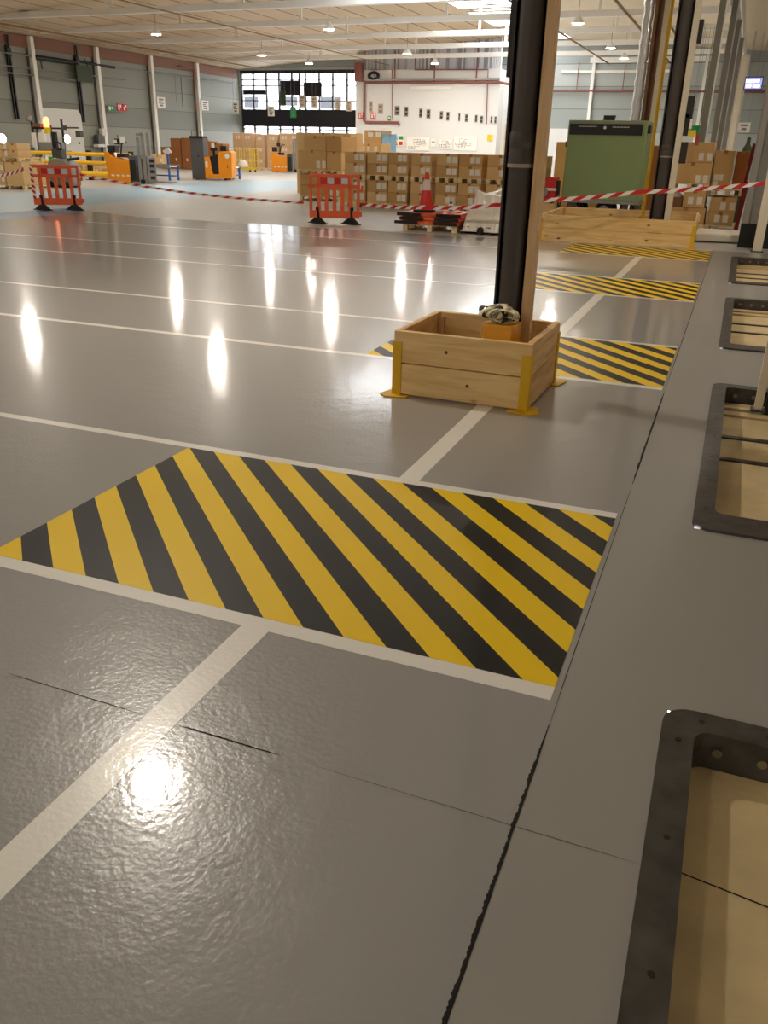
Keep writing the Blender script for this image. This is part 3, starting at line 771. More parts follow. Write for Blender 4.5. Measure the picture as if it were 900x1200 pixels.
# the long row behind the tape: eight stacks, two loaded pallets high
XS = [(-10.12, -9.50), (-9.47, -8.86), (-8.84, -8.28), (-8.19, -7.62), (-7.50, -6.90), (-6.88, -6.26), (-6.13, -5.46), (-5.30, -4.62)]
WHERE = ['first stack right of the tall double stack', 'second stack right of the tall double stack', 'third stack of the row behind the tape', 'stack left of the traffic cone', 'stack right of the traffic cone',
         'sixth stack of the row behind the tape', 'stack behind the plastic wrapped load', 'stack half hidden by the near dark post']
for k, (xa, xb) in enumerate(XS):
    xc, w = (xa+xb)/2, xb-xa
    yc = 22.42+.42+.02*random.uniform(-1, 1)
    pallet(xc, yc, 0, w+.005, .84, 'wooden pallet on the floor under the %s' % WHERE[k])
    for j in range(2):
        carton(xc, yc, .13+j*.285, w, .80, .285, 'brown carton in the lower load, %s tier, %s' % (('bottom', 'top')[j], WHERE[k]), mi=(k+j) % 3, lw=.12, lh=.16)
    pallet(xc, yc, .70, w+.005, .84, 'raised wooden pallet between two loads, %s' % WHERE[k])
    for j in range(2):
        carton(xc, yc, .83+j*.285, w, .80, .285, 'brown carton in the upper load, %s tier, %s' % (('lower', 'top')[j], WHERE[k]), mi=(k+2*j+1) % 3, lw=.12, lh=.15)
# tall double stack at the left end
pallet(-11.65, 24.6, 0, 1.34, 1.2, 'floor pallet under the tall double stack at the left end of the row')
for j in range(2):
    for i in range(2):
        carton(-11.98+i*.66, 24.6, .13+j*.30, .65, 1.16, .30, 'carton under the raised pallet of the tall double stack, %s %s' % (('bottom', 'top')[j], ('left', 'right')[i]), mi=2, labels=((.6, .35), (.85, .35)) if i else ())
pallet(-11.62, 24.55, .73, 1.46, 1.2, 'raised pallet of the tall double stack behind the right orange barrier')
carton(-11.87, 24.55, .86, .92, 1.16, .53, 'wide carton with two labels low on the tall double stack', mi=0, labels=((.72, .28), (.92, .28)), lw=.12, lh=.2)
carton(-11.16, 24.55, .86, .48, 1.16, .50, 'narrow carton with tape on its face, lower right of tall double stack', mi=0, labels=())
carton(-11.77, 24.5, 1.39, .72, 1.06, .38, 'wide carton on top of the tall double stack', mi=0, labels=())
carton(-11.15, 24.5, 1.361, .50, 1.10, .42, 'taped carton at the top right of the tall double stack', mi=2, labels=())
carton(-13.05, 27.7, 0, 2.0, 1.0, 1.90, 'pale tall carton standing behind the tall double stack', mi=1, labels=())
carton(-11.95, 28.9, 0, .9, .9, 1.60, 'pale low carton behind the long carton row, left part', mi=1, labels=((.3, .9), (.5, .9), (.8, .9)))
carton(-13.06, 32.0, 0, .70, 1.0, 2.06, 'tall carton in front of the white office wall, wrapped in film', mi=2, labels=((.3, .93), (.42, .93), (.75, .93), (.87, .93)))
t = thing('crate', 'pale blue crate beside the tall carton at the white office wall', 'crate', (-12.52, 31.8, 0))
B(-.17, .17, -.3, .3, 0, 1.9).build('body', M['lightblue'], t, bevel=.02); B(-.18, .18, -.31, .31, 1.9, 1.94).build('lid', M['lightblue'], t)
# yellow and black edge guard next to the post
t = thing('edge_guard', 'yellow and black edge guard strip standing between two carton stacks', 'edge guard', (-5.38, 22.25, 0))
B(-.05, .0, -.03, .03, 0, 1.42).build('strip', M['signyellow'], t); q = MB()
for k in range(8): q.box(-.052, .002, -.034, -.03, .1+k*.17, .17+k*.17)
q.build('black_stripe', M['black'], t)
# right stack beyond the second post
pallet(-1.03, 20.8, 0, .84, 1.1, 'floor pallet under the cartons right behind the second dark post')
carton(-1.03, 20.8, .13, .80, 1.0, .34, 'low carton at the bottom, right behind the second dark post', mi=2, labels=((.82, .4),))
carton(-.90, 20.8, .47, .46, 1.0, .36, 'small carton with two labels below the raised pallet, second dark post', mi=0, labels=((.35, .4), (.75, .4)))
t = thing('parts_tray', 'dark open tray with white parts beside the second dark post', 'tray', (-1.30, 20.7, .47))
m = MB(); m.box(-.16, .15, -.3, .3, 0, .02); m.box(-.16, .15, -.3, -.28, .02, .2); m.box(-.16, .15, .28, .3, .02, .2); m.box(-.16, -.14, -.28, .28, .02, .2); m.box(.13, .15, -.28, .28, .02, .2); m.build('tray', M['rust'], t)
m = MB(); m.lathe([(.02, 0), (.12, .03), (.13, .09), (.06, .13), (.01, .14)], (0, -.1, .16), 10); m.build('contents', M['white'], t)
pallet(-1.04, 20.8, .83, .80, 1.1, 'raised pallet right behind the second dark post')
carton(-1.03, 20.8, .96, .78, 1.0, .41, 'lower big carton on the raised pallet behind the second dark post', mi=0, labels=((.68, .22), (.87, .22)), lw=.10, lh=.15)
carton(-1.03, 20.8, 1.37, .76, 1.0, .40, 'topmost big carton behind the second dark post', mi=0, labels=((.68, .28), (.90, .28)), lw=.10, lh=.15)
pallet(-.265, 20.9, 0, .70, 1.0, 'floor pallet of the right stack beside the red sheet')
carton(-.32, 20.9, .13, .56, .96, .27, 'bottom carton of the right stack beside the red sheet', mi=0, labels=((.4, .5), (.7, .5)))
carton(-.30, 20.9, .40, .54, .96, .30, 'second carton from the floor in the right stack near the red sheet', mi=0, labels=((.5, .4), (.85, .4)))
pallet(-.26, 20.9, .73, .66, 1.0, 'raised pallet of the right stack beside the red sheet')
carton(-.42, 20.9, .86, .38, .9, .76, 'tall narrow carton on the right stack, labels low on its face', mi=0, labels=((.2, .3), (.2, .12), (.45, .3)), lw=.09, lh=.12)
carton(-.08, 21.2, .86, .26, .8, .75, 'brown carton beside the tall narrow carton on the right stack', mt=M['cardbrown'], labels=())
t = thing('red_sheet', 'dark red sheet leaning by the right carton stack', 'sheet', (.05, 20.27, 0))
m = MB(); m.prism([(-.05, 0), (.03, 0), (.09, .95), (.04, 1.05), (.10, 1.75), (.02, 1.77), (-.02, 1.0)], 'y', .0, .06); m.build('sheet', M['darkred'], t)
t = thing('gas_bottle', 'dark green bottle top behind the dark red sheet', 'bottle', (-.02, 22.6, 0))
MB().lathe([(.11, 0), (.115, 1.55), (.10, 1.68), (.05, 1.76), (.04, 1.86), (.05, 1.88), (.02, 1.92)], (0, 0, 0), 14).build('bottle', M['darkgreen'], t)
t = thing('foam_slab', 'white slab lying on the floor right of the long pine box', 'slab', (-.26, 18.3, 0), .03)
MB().prism([(-.42, -.62), (.40, -.50), (.46, -.30), (.46, .55), (-.42, .6)], 'z', 0.02, .17).build('slab', M['slab'], t, bevel=.03)
B(-.36, .38, -.4, .5, 0, .02).build('underlay', M['blacksteel'], t)

# ------------------------------------------------------------------ green machine, red pump
t = thing('green_compressor', 'dark green machine cabinet on wheels behind the long pine box', 'machine', (-3.2, 22.9, 0), -.02)
m = MB().box(-.93, .93, -.55, .55, .44, 2.22); m.build('cabinet', M['green'], t, bevel=.015)
B(-.89, .83, -.565, -.5505, 1.90, 2.14).build('control_strip', M['black'], t)
q = MB(); q.lathe([(.035, 0), (.035, .006)], (-.05, -.572, 2.06), 14, 'y'); q.build('badge', M['white'], t)
q = MB()
for k in range(9): q.box(-.68+k*.05, -.645+k*.05, -.569, -.5655, 2.075, 2.09)
for k in range(8): q.box(.13+k*.05, .165+k*.05, -.569, -.5655, 2.065, 2.083)
q.build('lettering', M['white'], t)
q = MB(); q.box(-.9, .84, -.566, -.5505, 2.15, 2.18); q.box(.6, .72, -.57, -.5505, 1.86, 1.88); q.build('trim_strip', M['grey'], t)
B(.93, 1.0, -.45, -.2, 1.95, 2.12).build('hinge_box', M['black'], t); B(-.99, -.93, -.4, -.3, 1.62, 1.75).build('side_latch', M['darkgreen'], t)
q = MB(); q.lathe([(.14, 0), (.14, .07), (.12, .075)], (-.05, -.1, 2.22), 18); q.box(-.17, .09, -.2, 0, 2.29, 2.34); q.build('exhaust_cap', M['black'], t)
B(-.96, .98, -.57, .57, .36, .44).build('chassis', M['grey'], t)
for x in (-.62, .12):
    for y in (-.35, .35):
        w = MB().lathe([(.12, -.08), (.19, -.08), (.21, -.05), (.21, .05), (.19, .08), (.12, .08)], (x, y, .21), 22, 'y').build('wheel', M['rubber'], t)
        MB().lathe([(.11, -.09), (.11, .09)], (x, y, .21), 16, 'y').build('hub', M['grey'], w)
for x, w in ((-.98, .03), (-.78, .22), (.62, .06), (.86, .04)): B(x, x+w, -.5, -.42, .0, .36).build('leg', M['darkgrey'], t)
MB().tube([(-.93, -.45, .45), (-1.02, -.5, .36), (-.98, -.5, .2), (-.86, -.5, .12)], .018, 8).build('cable', M['black'], t)
t = thing('red_pump', 'small red pump with round dial left of the green machine', 'pump', (-4.42, 22.3, 0))
B(-.16, .18, -.25, .25, 0, .32).build('stand', M['card'][1], t); B(-.1, .16, -.2, .2, .45, .93).build('body', M['red'], t, bevel=.02)
MB().lathe([(.11, -.03), (.11, .03)], (-.12, -.24, .58), 16, 'y').build('dial', M['grey'], t)
B(.03, .10, -.1, .1, .32, .45).build('neck', M['black'], t); B(-.12, .19, -.22, -.2, .62, .68).build('band', M['white'], t); B(.16, .22, -.1, .1, .5, .85).build('grip', M['black'], t)
carton(-4.1, 25.2, 0, 1.5, 1.0, 1.75, 'large carton behind the green machine, left side visible', mi=0, labels=((.42, .80), (.52, .80)), lw=.13, lh=.2)
carton(-2.10, 24.3, 0, .42, .8, 1.70, 'brown carton showing between the green machine and yellow pipe', mt=M['cardbrown'], labels=())

# ------------------------------------------------------------------ orange barriers and tape
def barrier(label, loc, rz, hook=True, tape=False):
    t = thing('plastic_barrier', label, 'barrier', loc, rz)
    W = 1.08; x0, x1 = -W/2, W/2; z0, z1 = .12, 1.0; d = .03
    m = MB()
    m.box(x0, x1, -d, d, z0, .27)                                    # bottom rail
    m.box(x0, x1, -d, d, .93, z1); m.box(x0, x1, -d, d, .72, .79)
    for xa, xb in ((x0, x0+.06), (x0+.16, x0+.24), (x1-.24, x1-.16), (x1-.06, x1)): m.box(xa, xb, -d, d, .27, .93)
    m.box(x0+.24, x1-.24, -d*.8, d*.8, .79, .93)
    for k in range(1, 4):
        xc = x0+.20+(W-.40)*k/4; m.box(xc-.04, xc+.04, -d, d, .27, .72)
    m.build('panel', M['orange'], t, bevel=.006)
    for k in range(4):
        xa = x0+.245+k*.148
        B(xa, xa+.142, -d-.004, -d+.006, .80, .92).build('reflector', M['red'] if k % 2 == 0 else M['reflector'], t)
    for s in (-1, 1):
        xc = s*(W/2-.18)
        ft = MB(); ft.xf = Matrix.Translation((xc, 0, 0)) @ Matrix.Rotation(.75, 4, 'Z') @ Matrix.Translation((-xc, 0, 0))
        ft.prism([(-.25, 0), (.27, 0), (.27, .02), (.06, .13), (.035, .34), (-.035, .34), (-.05, .13), (-.25, .03)], 'x', xc-.035, xc+.035)
        ft.box(xc-.09, xc+.09, -.24, .26, 0, .018)
        ft.build('foot', M['rubber'], t, bevel=.004)
    hk = MB(); hk.box(x1, x1+.05, -.02, .02, .66, .70); hk.box(x1+.03, x1+.07, -.02, .02, .66, .78); hk.build('hook', M['orange'], t)
    B(x1, x1+.05, -.02, .02, .16, .26).build('hook', M['orange'], t)
    return t
barrier('orange plastic barrier on the right, in front of the carton stacks', (-8.02, 17.25, 0), .30)
bl = barrier('orange plastic barrier on the left, on the pale blue lane', (-15.02, 16.75, 0), .60)
tm = [M['red'], M['white']]
m = MB()
for k in range(12):
    z = .28+k*.06
    m.mat = k % 2
    m.prism([(-.54+.0, z), (-.48, z-.04), (-.48, z+.02), (-.54, z+.06)], 'y', -.042, -.036)
m.build('wound_tape', tm, bl, smooth=False)

def tape(label, pts, w=.075, sag=.08, per=.30, twist=0.0):
    m = MB(); z0 = w/2
    for (a, b) in zip(pts, pts[1:]):
        a, b = Vector(a), Vector(b); L = (b-a).length; n = max(4, int(L/(per/2)))
        d = (b-a).normalized()
        def P(t, s):
            p = a+(b-a)*t; p.z += -sag*4*t*(1-t)
            tw = twist*math.sin(t*PI*2)
            up = Vector((0, 0, 1)); side = d.cross(up).normalized()
            return p+(up*math.cos(tw)+side*math.sin(tw))*s*w/2
        for k in range(n):
            sl = .5/n*.9
            t0, t1 = k/n, (k+1)/n
            m.mat = k % 2
            lo0 = max(0, t0-sl); lo1 = max(0, t1-sl) if k < n-1 else 1
            m.quad(P(lo0 if k else 0, -1), P(lo1, -1), P(min(1, t1+sl) if k < n-1 else 1, 1), P(t0+sl if k else 0, 1))
    o = m.build('barrier_tape', tm, None, smooth=False); tag(o, label, 'tape', 'red and white barrier tape')
    return o
tape('red and white tape stretched from left frame edge to the left barrier', [(-17.4, 17.2, .66), (-15.56, 16.35, .90)], sag=.03)
tape('red and white tape sagging between the two orange barriers', [(-14.52, 17.02, .80), (-8.62, 16.98, .42)], w=.05, sag=.10)
tape('red and white tape running from right barrier past cone to near post', [(-7.43, 17.35, .42), (-5.6, 16.4, .49), (-4.2, 16.2, .60), (-3.3, 15.6, .74)], w=.07, sag=.03)
tape('red and white tape stretched in front of the green machine', [(-3.3, 15.6, .74), (-1.60, 16.0, .93), (.36, 16.4, 1.12)], w=.07, sag=.02)

# ------------------------------------------------------------------ cone on pallet, plastic-wrapped load
pallet(-5.69, 17.25, 0, 1.14, 1.0, 'pallet under the flat orange barriers and traffic cone')
SL = ['bottom', 'middle', 'top']
for j in range(3):
    t = thing('folded_barrier', 'orange barrier lying flat on the pallet under the cone, %s one' % SL[j], 'barrier', (-5.70+.02*j, 17.2, .131+.078*j), .02*j)
    m = MB(); m.box(-.62, .62, -.48, -.34, 0, .07); m.box(-.62, .62, .34, .48, 0, .07); m.box(-.62, -.5, -.34, .34, 0, .07); m.box(.5, .62, -.34, .34, 0, .07)
    for k in range(5): m.box(-.36+k*.16, -.28+k*.16, -.34, .34, .005, .065)
    m.build('panel', M['orange'], t, bevel=.008)
    for xa in (-.72, .10) if j % 2 == 0 else (-.64, .10):
        q = MB(); q.prism([(xa, -.52), (xa+.50, -.52), (xa+.46, -.485), (xa+.04, -.485)], 'z', .0, .06); q.build('foot', M['rubber'], t)
t = thing('traffic_cone', 'red and white traffic cone standing on the flat orange barriers', 'cone', (-5.86, 16.98, .366))
MB().prism(round_rect(-.21, .21, -.21, .21, .06), 'z', 0, .04).build('base', M['black'], t, bevel=.006)
pr = lambda z: .155-.125*(z-.04)/.70
MB().lathe([(.165, .04), (pr(.07), .055)]+[(pr(z), z) for z in (.2, .4, .6, .72)]+[(.022, .74)], (0, 0, 0), 22).build('cone', M['cone'], t)
MB().lathe([(pr(.40)+.002, .40), (pr(.40)+.004, .402), (pr(.60)+.004, .60), (pr(.60)+.001, .602)], (0, 0, 0), 22).build('sleeve', M['conewhite'], t)
t = thing('spray_can', 'white spray can standing on the flat orange barriers', 'can', (-5.34, 17.0, .366))
MB().lathe([(.05, 0), (.055, .01), (.055, .14), (.045, .16), (.03, .165)], (0, 0, 0), 14).build('can', M['white'], t); MB().lathe([(.025, .165), (.03, .17), (.03, .20), (.01, .205)], (0, 0, 0), 10).build('cap', M['darkgrey'], t)
B(-.02, .05, -.058, -.05, .03, .12).build('print', M['purple'], t)
t = thing('cloth_wad', 'crumpled pinkish rag beside the traffic cone base', 'rag', (-5.55, 16.95, .366))
m = MB(); m.lathe([(.09, 0), (.10, .02), (.075, .05), (.05, .055), (.04, .075), (.01, .08)], (0, 0, 0), 9); o = m.build('rag', M['conewhite'], t)
# plastic-wrapped load
t = thing('wrapped_load', 'lumpy load under crumpled white plastic sheet left of near post', 'wrapped load', (-4.44, 17.30, 0))
a, b = pallet_mesh(1.2, 1.1, .14); a.build('pallet_deck', M['black'], t, smooth=False); b.build('pallet_skid', M['black'], t, smooth=False)
random.seed(11)
m = MB(); NX, NY = 34, 26
def hsheet(u, v):
    e = min(u, 1-u, v, 1-v)
    top = .62+.14*math.sin(3.1*u+.4)-.10*max(0, .4-u)*2.5*0+.05*math.sin(7*u+5*v)+.03*math.sin(17*u-9*v)
    if u < .16: top *= .72
    k = min(1, e/.10); k = k*k*(3-2*k)
    return .05+(top-.05)*k
prevrow = None; vs = []; fs = []
for j in range(NY+1):
    for i in range(NX+1):
        u, v = i/NX, j/NY; z = hsheet(u, v)
        flare = 1.0+.10*(1-min(1, z/.5))
        x = (u-.5)*1.12*flare+.012*math.sin(31*v+9*z+5*u)+random.uniform(-.016, .016); y = (v-.5)*1.06*flare+.012*math.sin(29*u+13*z)+random.uniform(-.008, .008)
        vs.append((x, y, z+random.uniform(-.022, .022)*(z > .1)))
for j in range(NY):
    for i in range(NX): fs.append((j*(NX+1)+i, j*(NX+1)+i+1, (j+1)*(NX+1)+i+1, (j+1)*(NX+1)+i))
m._add(vs, fs)
M['plastic'] = mat('crumpled_white_plastic', (232, 222, 208), .22, var=.06, bump=1.0, bscale=9)
o = m.build('plastic_sheet', M['plastic'], t)
ss = o.modifiers.new('sub', 'SUBSURF'); ss.levels = 1; ss.render_levels = 1
B(-.45, .50, -.42, .42, .145, .50).build('contents', M['card'][2], t, bevel=.02)
for x in (-.18, .42): MB().lathe([(.06, -.03), (.07, -.02), (.07, .03), (.05, .035)], (x, -.585, .075), 14, 'y').build('roller', M['black'], t)

# ------------------------------------------------------------------ orange warehouse trucks
def reach_truck(label, loc, rz, s=1.0, papers=True):
    """orange body on the left, mast and fork frame on the right (local x)"""
    t = thing('pallet_truck', label, 'forklift', loc, rz)
    S = lambda *a: [v*s for v in a]
    m = MB(); m.prism([(-.92*s, .06*s), (-.05*s, .0+.04*s), (-.05*s, .84*s), (-.30*s, .86*s), (-.70*s, .95*s), (-.86*s, 1.10*s), (-.98*s, 1.12*s)], 'y', -.45*s, .45*s)
    m.build('body', M['truck'], t, bevel=.02)
    q = MB()
    for k in range(4): q.prism([(-.78*s+k*.2*s, .28*s), (-.66*s+k*.2*s, .26*s), (-.64*s+k*.2*s, .31*s), (-.76*s+k*.2*s, .33*s)], 'y', -.456*s, -.4505*s)
    q.build('marking', M['white'], t)
    m = MB(); m.box(*S(-.04, .24, -.42, .42, .06, 1.0)); b = m.build('battery_housing', M['darkgrey'], t, bevel=.01)
    B(*S(-.01, .20, -.44, -.42, .12, .84)).build('black_panel', M['black'], b)
    m = MB()
    for x, hh in ((.27, 1.66), (.46, 1.80)): m.box(*S(x, x+.13, -.36, -.24, .05, hh)); m.box(*S(x, x+.13, .24, .36, .05, hh))
    for z in (.1, .9, 1.7): m.box(*S(.28, .59, -.36, -.30, z, z+.08)); m.box(*S(.30, .36, -.26, .26, z, z+.08))
    mast = m.build('mast', M['grey'], t, bevel=.005)
    MB().tube([S(.46, 0, .1), S(.46, 0, 1.65)], .035*s, 10).build('lift_cylinder', M['silver'], mast)
    m = MB(); m.box(*S(.62, .67, -.34, .34, .04, 1.0)); m.box(*S(.67, .95, -.34, -.30, .1, .95)); m.build('fork_carriage', M['grey'], t)
    for z in (.18, .40, .60, .78): B(*S(.72, .90, -.346, -.34, z, z+.11)).build('cutout', M['black'], t)
    for y in (-.25, .16): B(*S(.60, 1.55, y, y+.10, .04, .09)).build('fork', M['grey'], t)
    m = MB(); m.box(*S(-.55, -.20, -.3, .1, .93, 1.05)); m.box(*S(-.9, -.6, -.3, .2, 1.1, 1.34)); m.build('console', M['black'], t, bevel=.01)
    MB().tube([S(-.45, -.1, 1.05), S(-.40, -.1, 1.35), S(-.30, -.15, 1.50), S(-.16, -.2, 1.45)], .03*s, 8).build('tiller', M['black'], t)
    B(*S(-.62, -.42, -.22, -.05, 1.38, 1.58)).build('display', M['black'], t)
    if papers: B(*S(-.36, -.16, -.32, -.30, 1.45, 1.66)).build('papers', M['label'], t); B(*S(-.66, -.52, -.23, -.221, 1.42, 1.54)).build('screen', M['white'], t)
    MB().tube([S(-.55, .1, 1.3), S(-.60, .1, 1.72)], .015*s, 6).build('aerial', M['black'], t)
    for x in (-.6, .42):
        for y in (-.36, .30): MB().lathe([(.05*s, -.04*s), (.09*s, -.035*s), (.09*s, .035*s), (.05*s, .04*s)], (x*s, y*s, .09*s), 14, 'y').build('wheel', M['rubber'], t)
    return t
reach_truck('orange pallet truck with grey mast beside the yellow guard rail', (-21.85, 28.75, 0), .30)
reach_truck('orange pallet truck parked in front of the wrapped pallets, furthest one', (-24.25, 45.9, 0), .45, .98, False)
t = thing('order_picker', 'orange stand-on truck with tall grey back plate on its left', 'forklift', (-21.65, 34.1, 0), .30)
m = MB(); m.box(-.92, -.36, -.38, .38, .03, 1.66); bp = m.build('back_plate', M['darkgrey'], t, bevel=.015)
B(-.94, -.36, -.40, .40, 1.66, 1.75).build('top_guard', M['black'], bp); B(-.62, -.56, -.386, -.38, .92, 1.0).build('lock', M['black'], bp)
q = MB()
for x in (-.86, -.46): q.box(x, x+.06, -.36, -.30, .05, 1.95)
q.build('mast', M['grey'], t)
m = MB(); m.prism([(-.34, .06), (.86, .08), (.88, 1.12), (.80, 1.18), (.36, 1.16), (.28, 1.06), (.28, .24), (.0, .24), (-.12, .95), (-.34, .92)], 'y', -.40, .40)
m.build('body', M['truck'], t, bevel=.02)
m = MB(); m.prism([(-.11, .95), (.0, .25), (.275, .25), (.275, 1.05)], 'y', -.30, .38); m.build('operator_recess', M['black'], t)
m = MB(); m.tube([(.05, -.1, .95), (.0, -.1, 1.35), (.12, -.15, 1.5)], .05, 8); m.box(-.1, .2, -.2, .1, 1.18, 1.32); m.box(.34, .6, -.2, .1, 1.17, 1.38); m.build('controls', M['black'], t)
B(-.02, .1, -.28, -.2, 1.3, 1.48).build('display', M['white'], t); B(-.30, -.20, -.405, -.40, .5, .75).build('sticker', M['white'], t)
MB().lathe([(.10, 0), (.10, .004)], (.68, -.405, .98), 16, 'y').build('emblem', M['white'], t); B(.66, .69, -.405, -.40, .5, .62).build('latch', M['black'], t)
for x in (-.7, .55): MB().lathe([(.05, -.05), (.09, -.04), (.09, .04), (.05, .05)], (x, -.3, .09), 14, 'y').build('wheel', M['rubber'], t); MB().lathe([(.05, -.05), (.09, -.04), (.09, .04), (.05, .05)], (x, .3, .09), 14, 'y').build('wheel', M['rubber'], t)

# ------------------------------------------------------------------ guard rail and what stands around it
t = thing('guard_rail', 'yellow three tube guard rail with black posts by the left wall', 'guard rail', (-26.0, 29.9, 0), .02)
for x in (-2.45, 1.05, 3.1):
    p = B(x-.09, x+.09, -.07, .07, 0, 1.12).build('post', M['black'], t, bevel=.01); B(x-.16, x+.16, -.14, .14, 0, .02).build('base_plate', M['black'], p)
for z, r in ((.98, .075), (.66, .075), (.23, .13)):
    MB().tube([(-2.6, -.09-r, z), (3.2, -.09-r, z)], r, 14).build('rail', M['railyellow'], t)
# carton stack at the left frame edge
pallet(-22.25, 23.2, 0, 1.3, 1.1, 'pallet at the left frame edge left of the left barrier')
carton(-22.0, 23.2, .13, .72, 1.05, .70, 'large carton on the pallet at the left frame edge', mi=1, labels=())
carton(-22.66, 23.2, .13, .56, 1.05, .34, 'lower labelled carton at the left frame edge', mi=0, labels=((.8, .5),))
carton(-22.66, 23.2, .47, .56, 1.05, .36, 'upper labelled carton at the left frame edge', mi=0, labels=((.8, .5),))
pallet(-22.3, 23.2, .84, 1.24, 1.1, 'raised pallet at the left frame edge left of the left barrier')
for j in range(2):
    carton(-22.12, 23.2, .97+.21*j, .36, .6, .21, 'small pale carton on the raised pallet, %s of two by the frame edge' % ('lower', 'upper')[j], mi=1, labels=())
    carton(-22.52, 23.2, .97+.21*j, .42, .6, .20, 'labelled small carton on the raised pallet, %s at the frame edge' % ('lower', 'upper')[j], mi=1, labels=((.7, .5),))
# pedestrian floor machine behind the left barrier
t = thing('floor_scrubber', 'grey floor cleaning machine with black handle post behind left barrier', 'cleaning machine', (-21.9, 24.7, 0))
MB().prism([(-.34, .06), (.62, .06), (.68, .62), (.5, .86), (.1, .95), (-.2, .86), (-.36, .6)], 'y', -.28, .28).build('body', M['grey'], t, bevel=.03)
B(-.14, .02, -.06, .06, .8, 1.75).build('handle_post', M['black'], t)
MB().tube([(-.06, -.1, 1.35), (.16, -.12, 1.45), (.28, -.12, 1.36), (.28, -.12, 1.22), (.1, -.12, 1.2)], .03, 8).build('handle_loop', M['black'], t)
B(-.16, .26, -.12, .12, .92, 1.22).build('head', M['darkgrey'], t, bevel=.02)
MB().tube([(.5, -.1, .9), (.95, -.1, .95)], .045, 8).build('grip', M['black'], t)
for x in (-.12, .26): MB().lathe([(.06, -.02), (.13, -.015), (.13, .02), (.05, .03)], (x, -.30, .42), 16, 'y').build('green_knob', M['greenplastic'], t)
B(-.3, .0, -.15, .15, .87, .97).build('green_cap', M['greenplastic'], t)
for x in (-.2, .45): MB().lathe([(.05, -.3), (.1, -.29), (.1, .29), (.05, .3)], (x, 0, .1), 14, 'y').build('wheel', M['rubber'], t)
# packing station behind the rail
t = thing('packing_station', 'cluttered packing station with blue shelf and orange beacon behind guard rail', 'workstation', (-28.6, 31.6, 0))
q = MB()
for x in (-.95, .95):
    for y in (-.35, .35): q.box(x-.03, x+.03, y-.03, y+.03, 0, 1.0)
q.build('leg', M['blue'], t); B(-1.0, 1.0, -.4, .4, 1.0, 1.05).build('table_top', M['grey'], t); B(-1.0, -.3, -.42, -.40, .98, 1.16).build('blue_edge', M['blue'], t)
for x, z in ((-.95, 2.2), (.70, 2.3), (.06, 2.05)): B(x-.035, x+.035, .3, .37, 1.05, z).build('upright', M['black'], t)
B(-.95, .72, .3, .36, 1.90, 1.97).build('cross_bar', M['black'], t)
for x, w in ((-.72, .2), (-.36, .3), (.36, .24)): B(x, x+w, -.05, 0.03, 1.05, 1.75).build('white_roll', M['label'], t, bevel=.01)
B(-.1, .85, -.35, .2, 1.05, 1.38).build('grey_bin', M['grey'], t, bevel=.02)
MB().lathe([(.12, 0), (.13, .1), (.13, .30), (.08, .38), (.02, .4)], (-.02, .2, 1.98), 14).build('beacon', M['beacon'], t)
B(-.12, .1, .1, .3, 1.72, 1.97).build('yellow_box', M['signyellow'], t); B(-.72, -.3, .12, .3, 1.97, 2.12).build('cable_box', M['rust'], t)
MB().lathe([(.05, 0), (.12, .04), (.12, .2), (.04, .25)], (-.95, .2, 2.2), 12).build('lamp_head', M['grey'], t)
m = MB(); m.box(.72, 1.6, .28, .36, 1.94, 2.0); m.box(1.5, 1.75, .2, .4, 1.6, 1.86); m.box(.72, .92, .26, .38, 1.88, 2.06); m.build('scanner_arm', M['darkgrey'], t)
t = thing('wall_equipment', 'grey equipment box hanging beside the white dock door', 'equipment', (-35.75, 44.0, 0))
B(-.1, .25, -.5, .5, 1.1, 1.25).build('shelf', M['white'], t); B(-.1, .2, -.35, .1, 1.25, 1.75).build('printer', M['darkgrey'], t, bevel=.02); B(-.12, .12, .15, .45, 1.7, 2.1).build('panel', M['white'], t); B(-.24, -.1, -.05, .05, 1.0, 1.2).build('bracket', M['grey'], t)
for (y, x, z, lb) in ((36.35, -35.85, 1.45, 'bright round work light at the left frame edge on the left wall'), (41.0, -35.73, 1.5, 'bright round work light in front of the white dock door')):
    t = thing('work_light', lb, 'lamp', (x, y, z))
    MB().lathe([(.10, 0), (.20, .05), (.26, .14), (.26, .16)], (0, 0, 0), 18, 'x').build('housing', M['grey'], t)
    MB().lathe([(.23, .162), (.23, .168), (.1, .19), (.02, .195)], (0, 0, 0), 18, 'x').build('lens', M['lampsmall'], t)
    B(-.12, 0, -.04, .04, -.04, .04).build('bracket', M['darkgrey'], t)
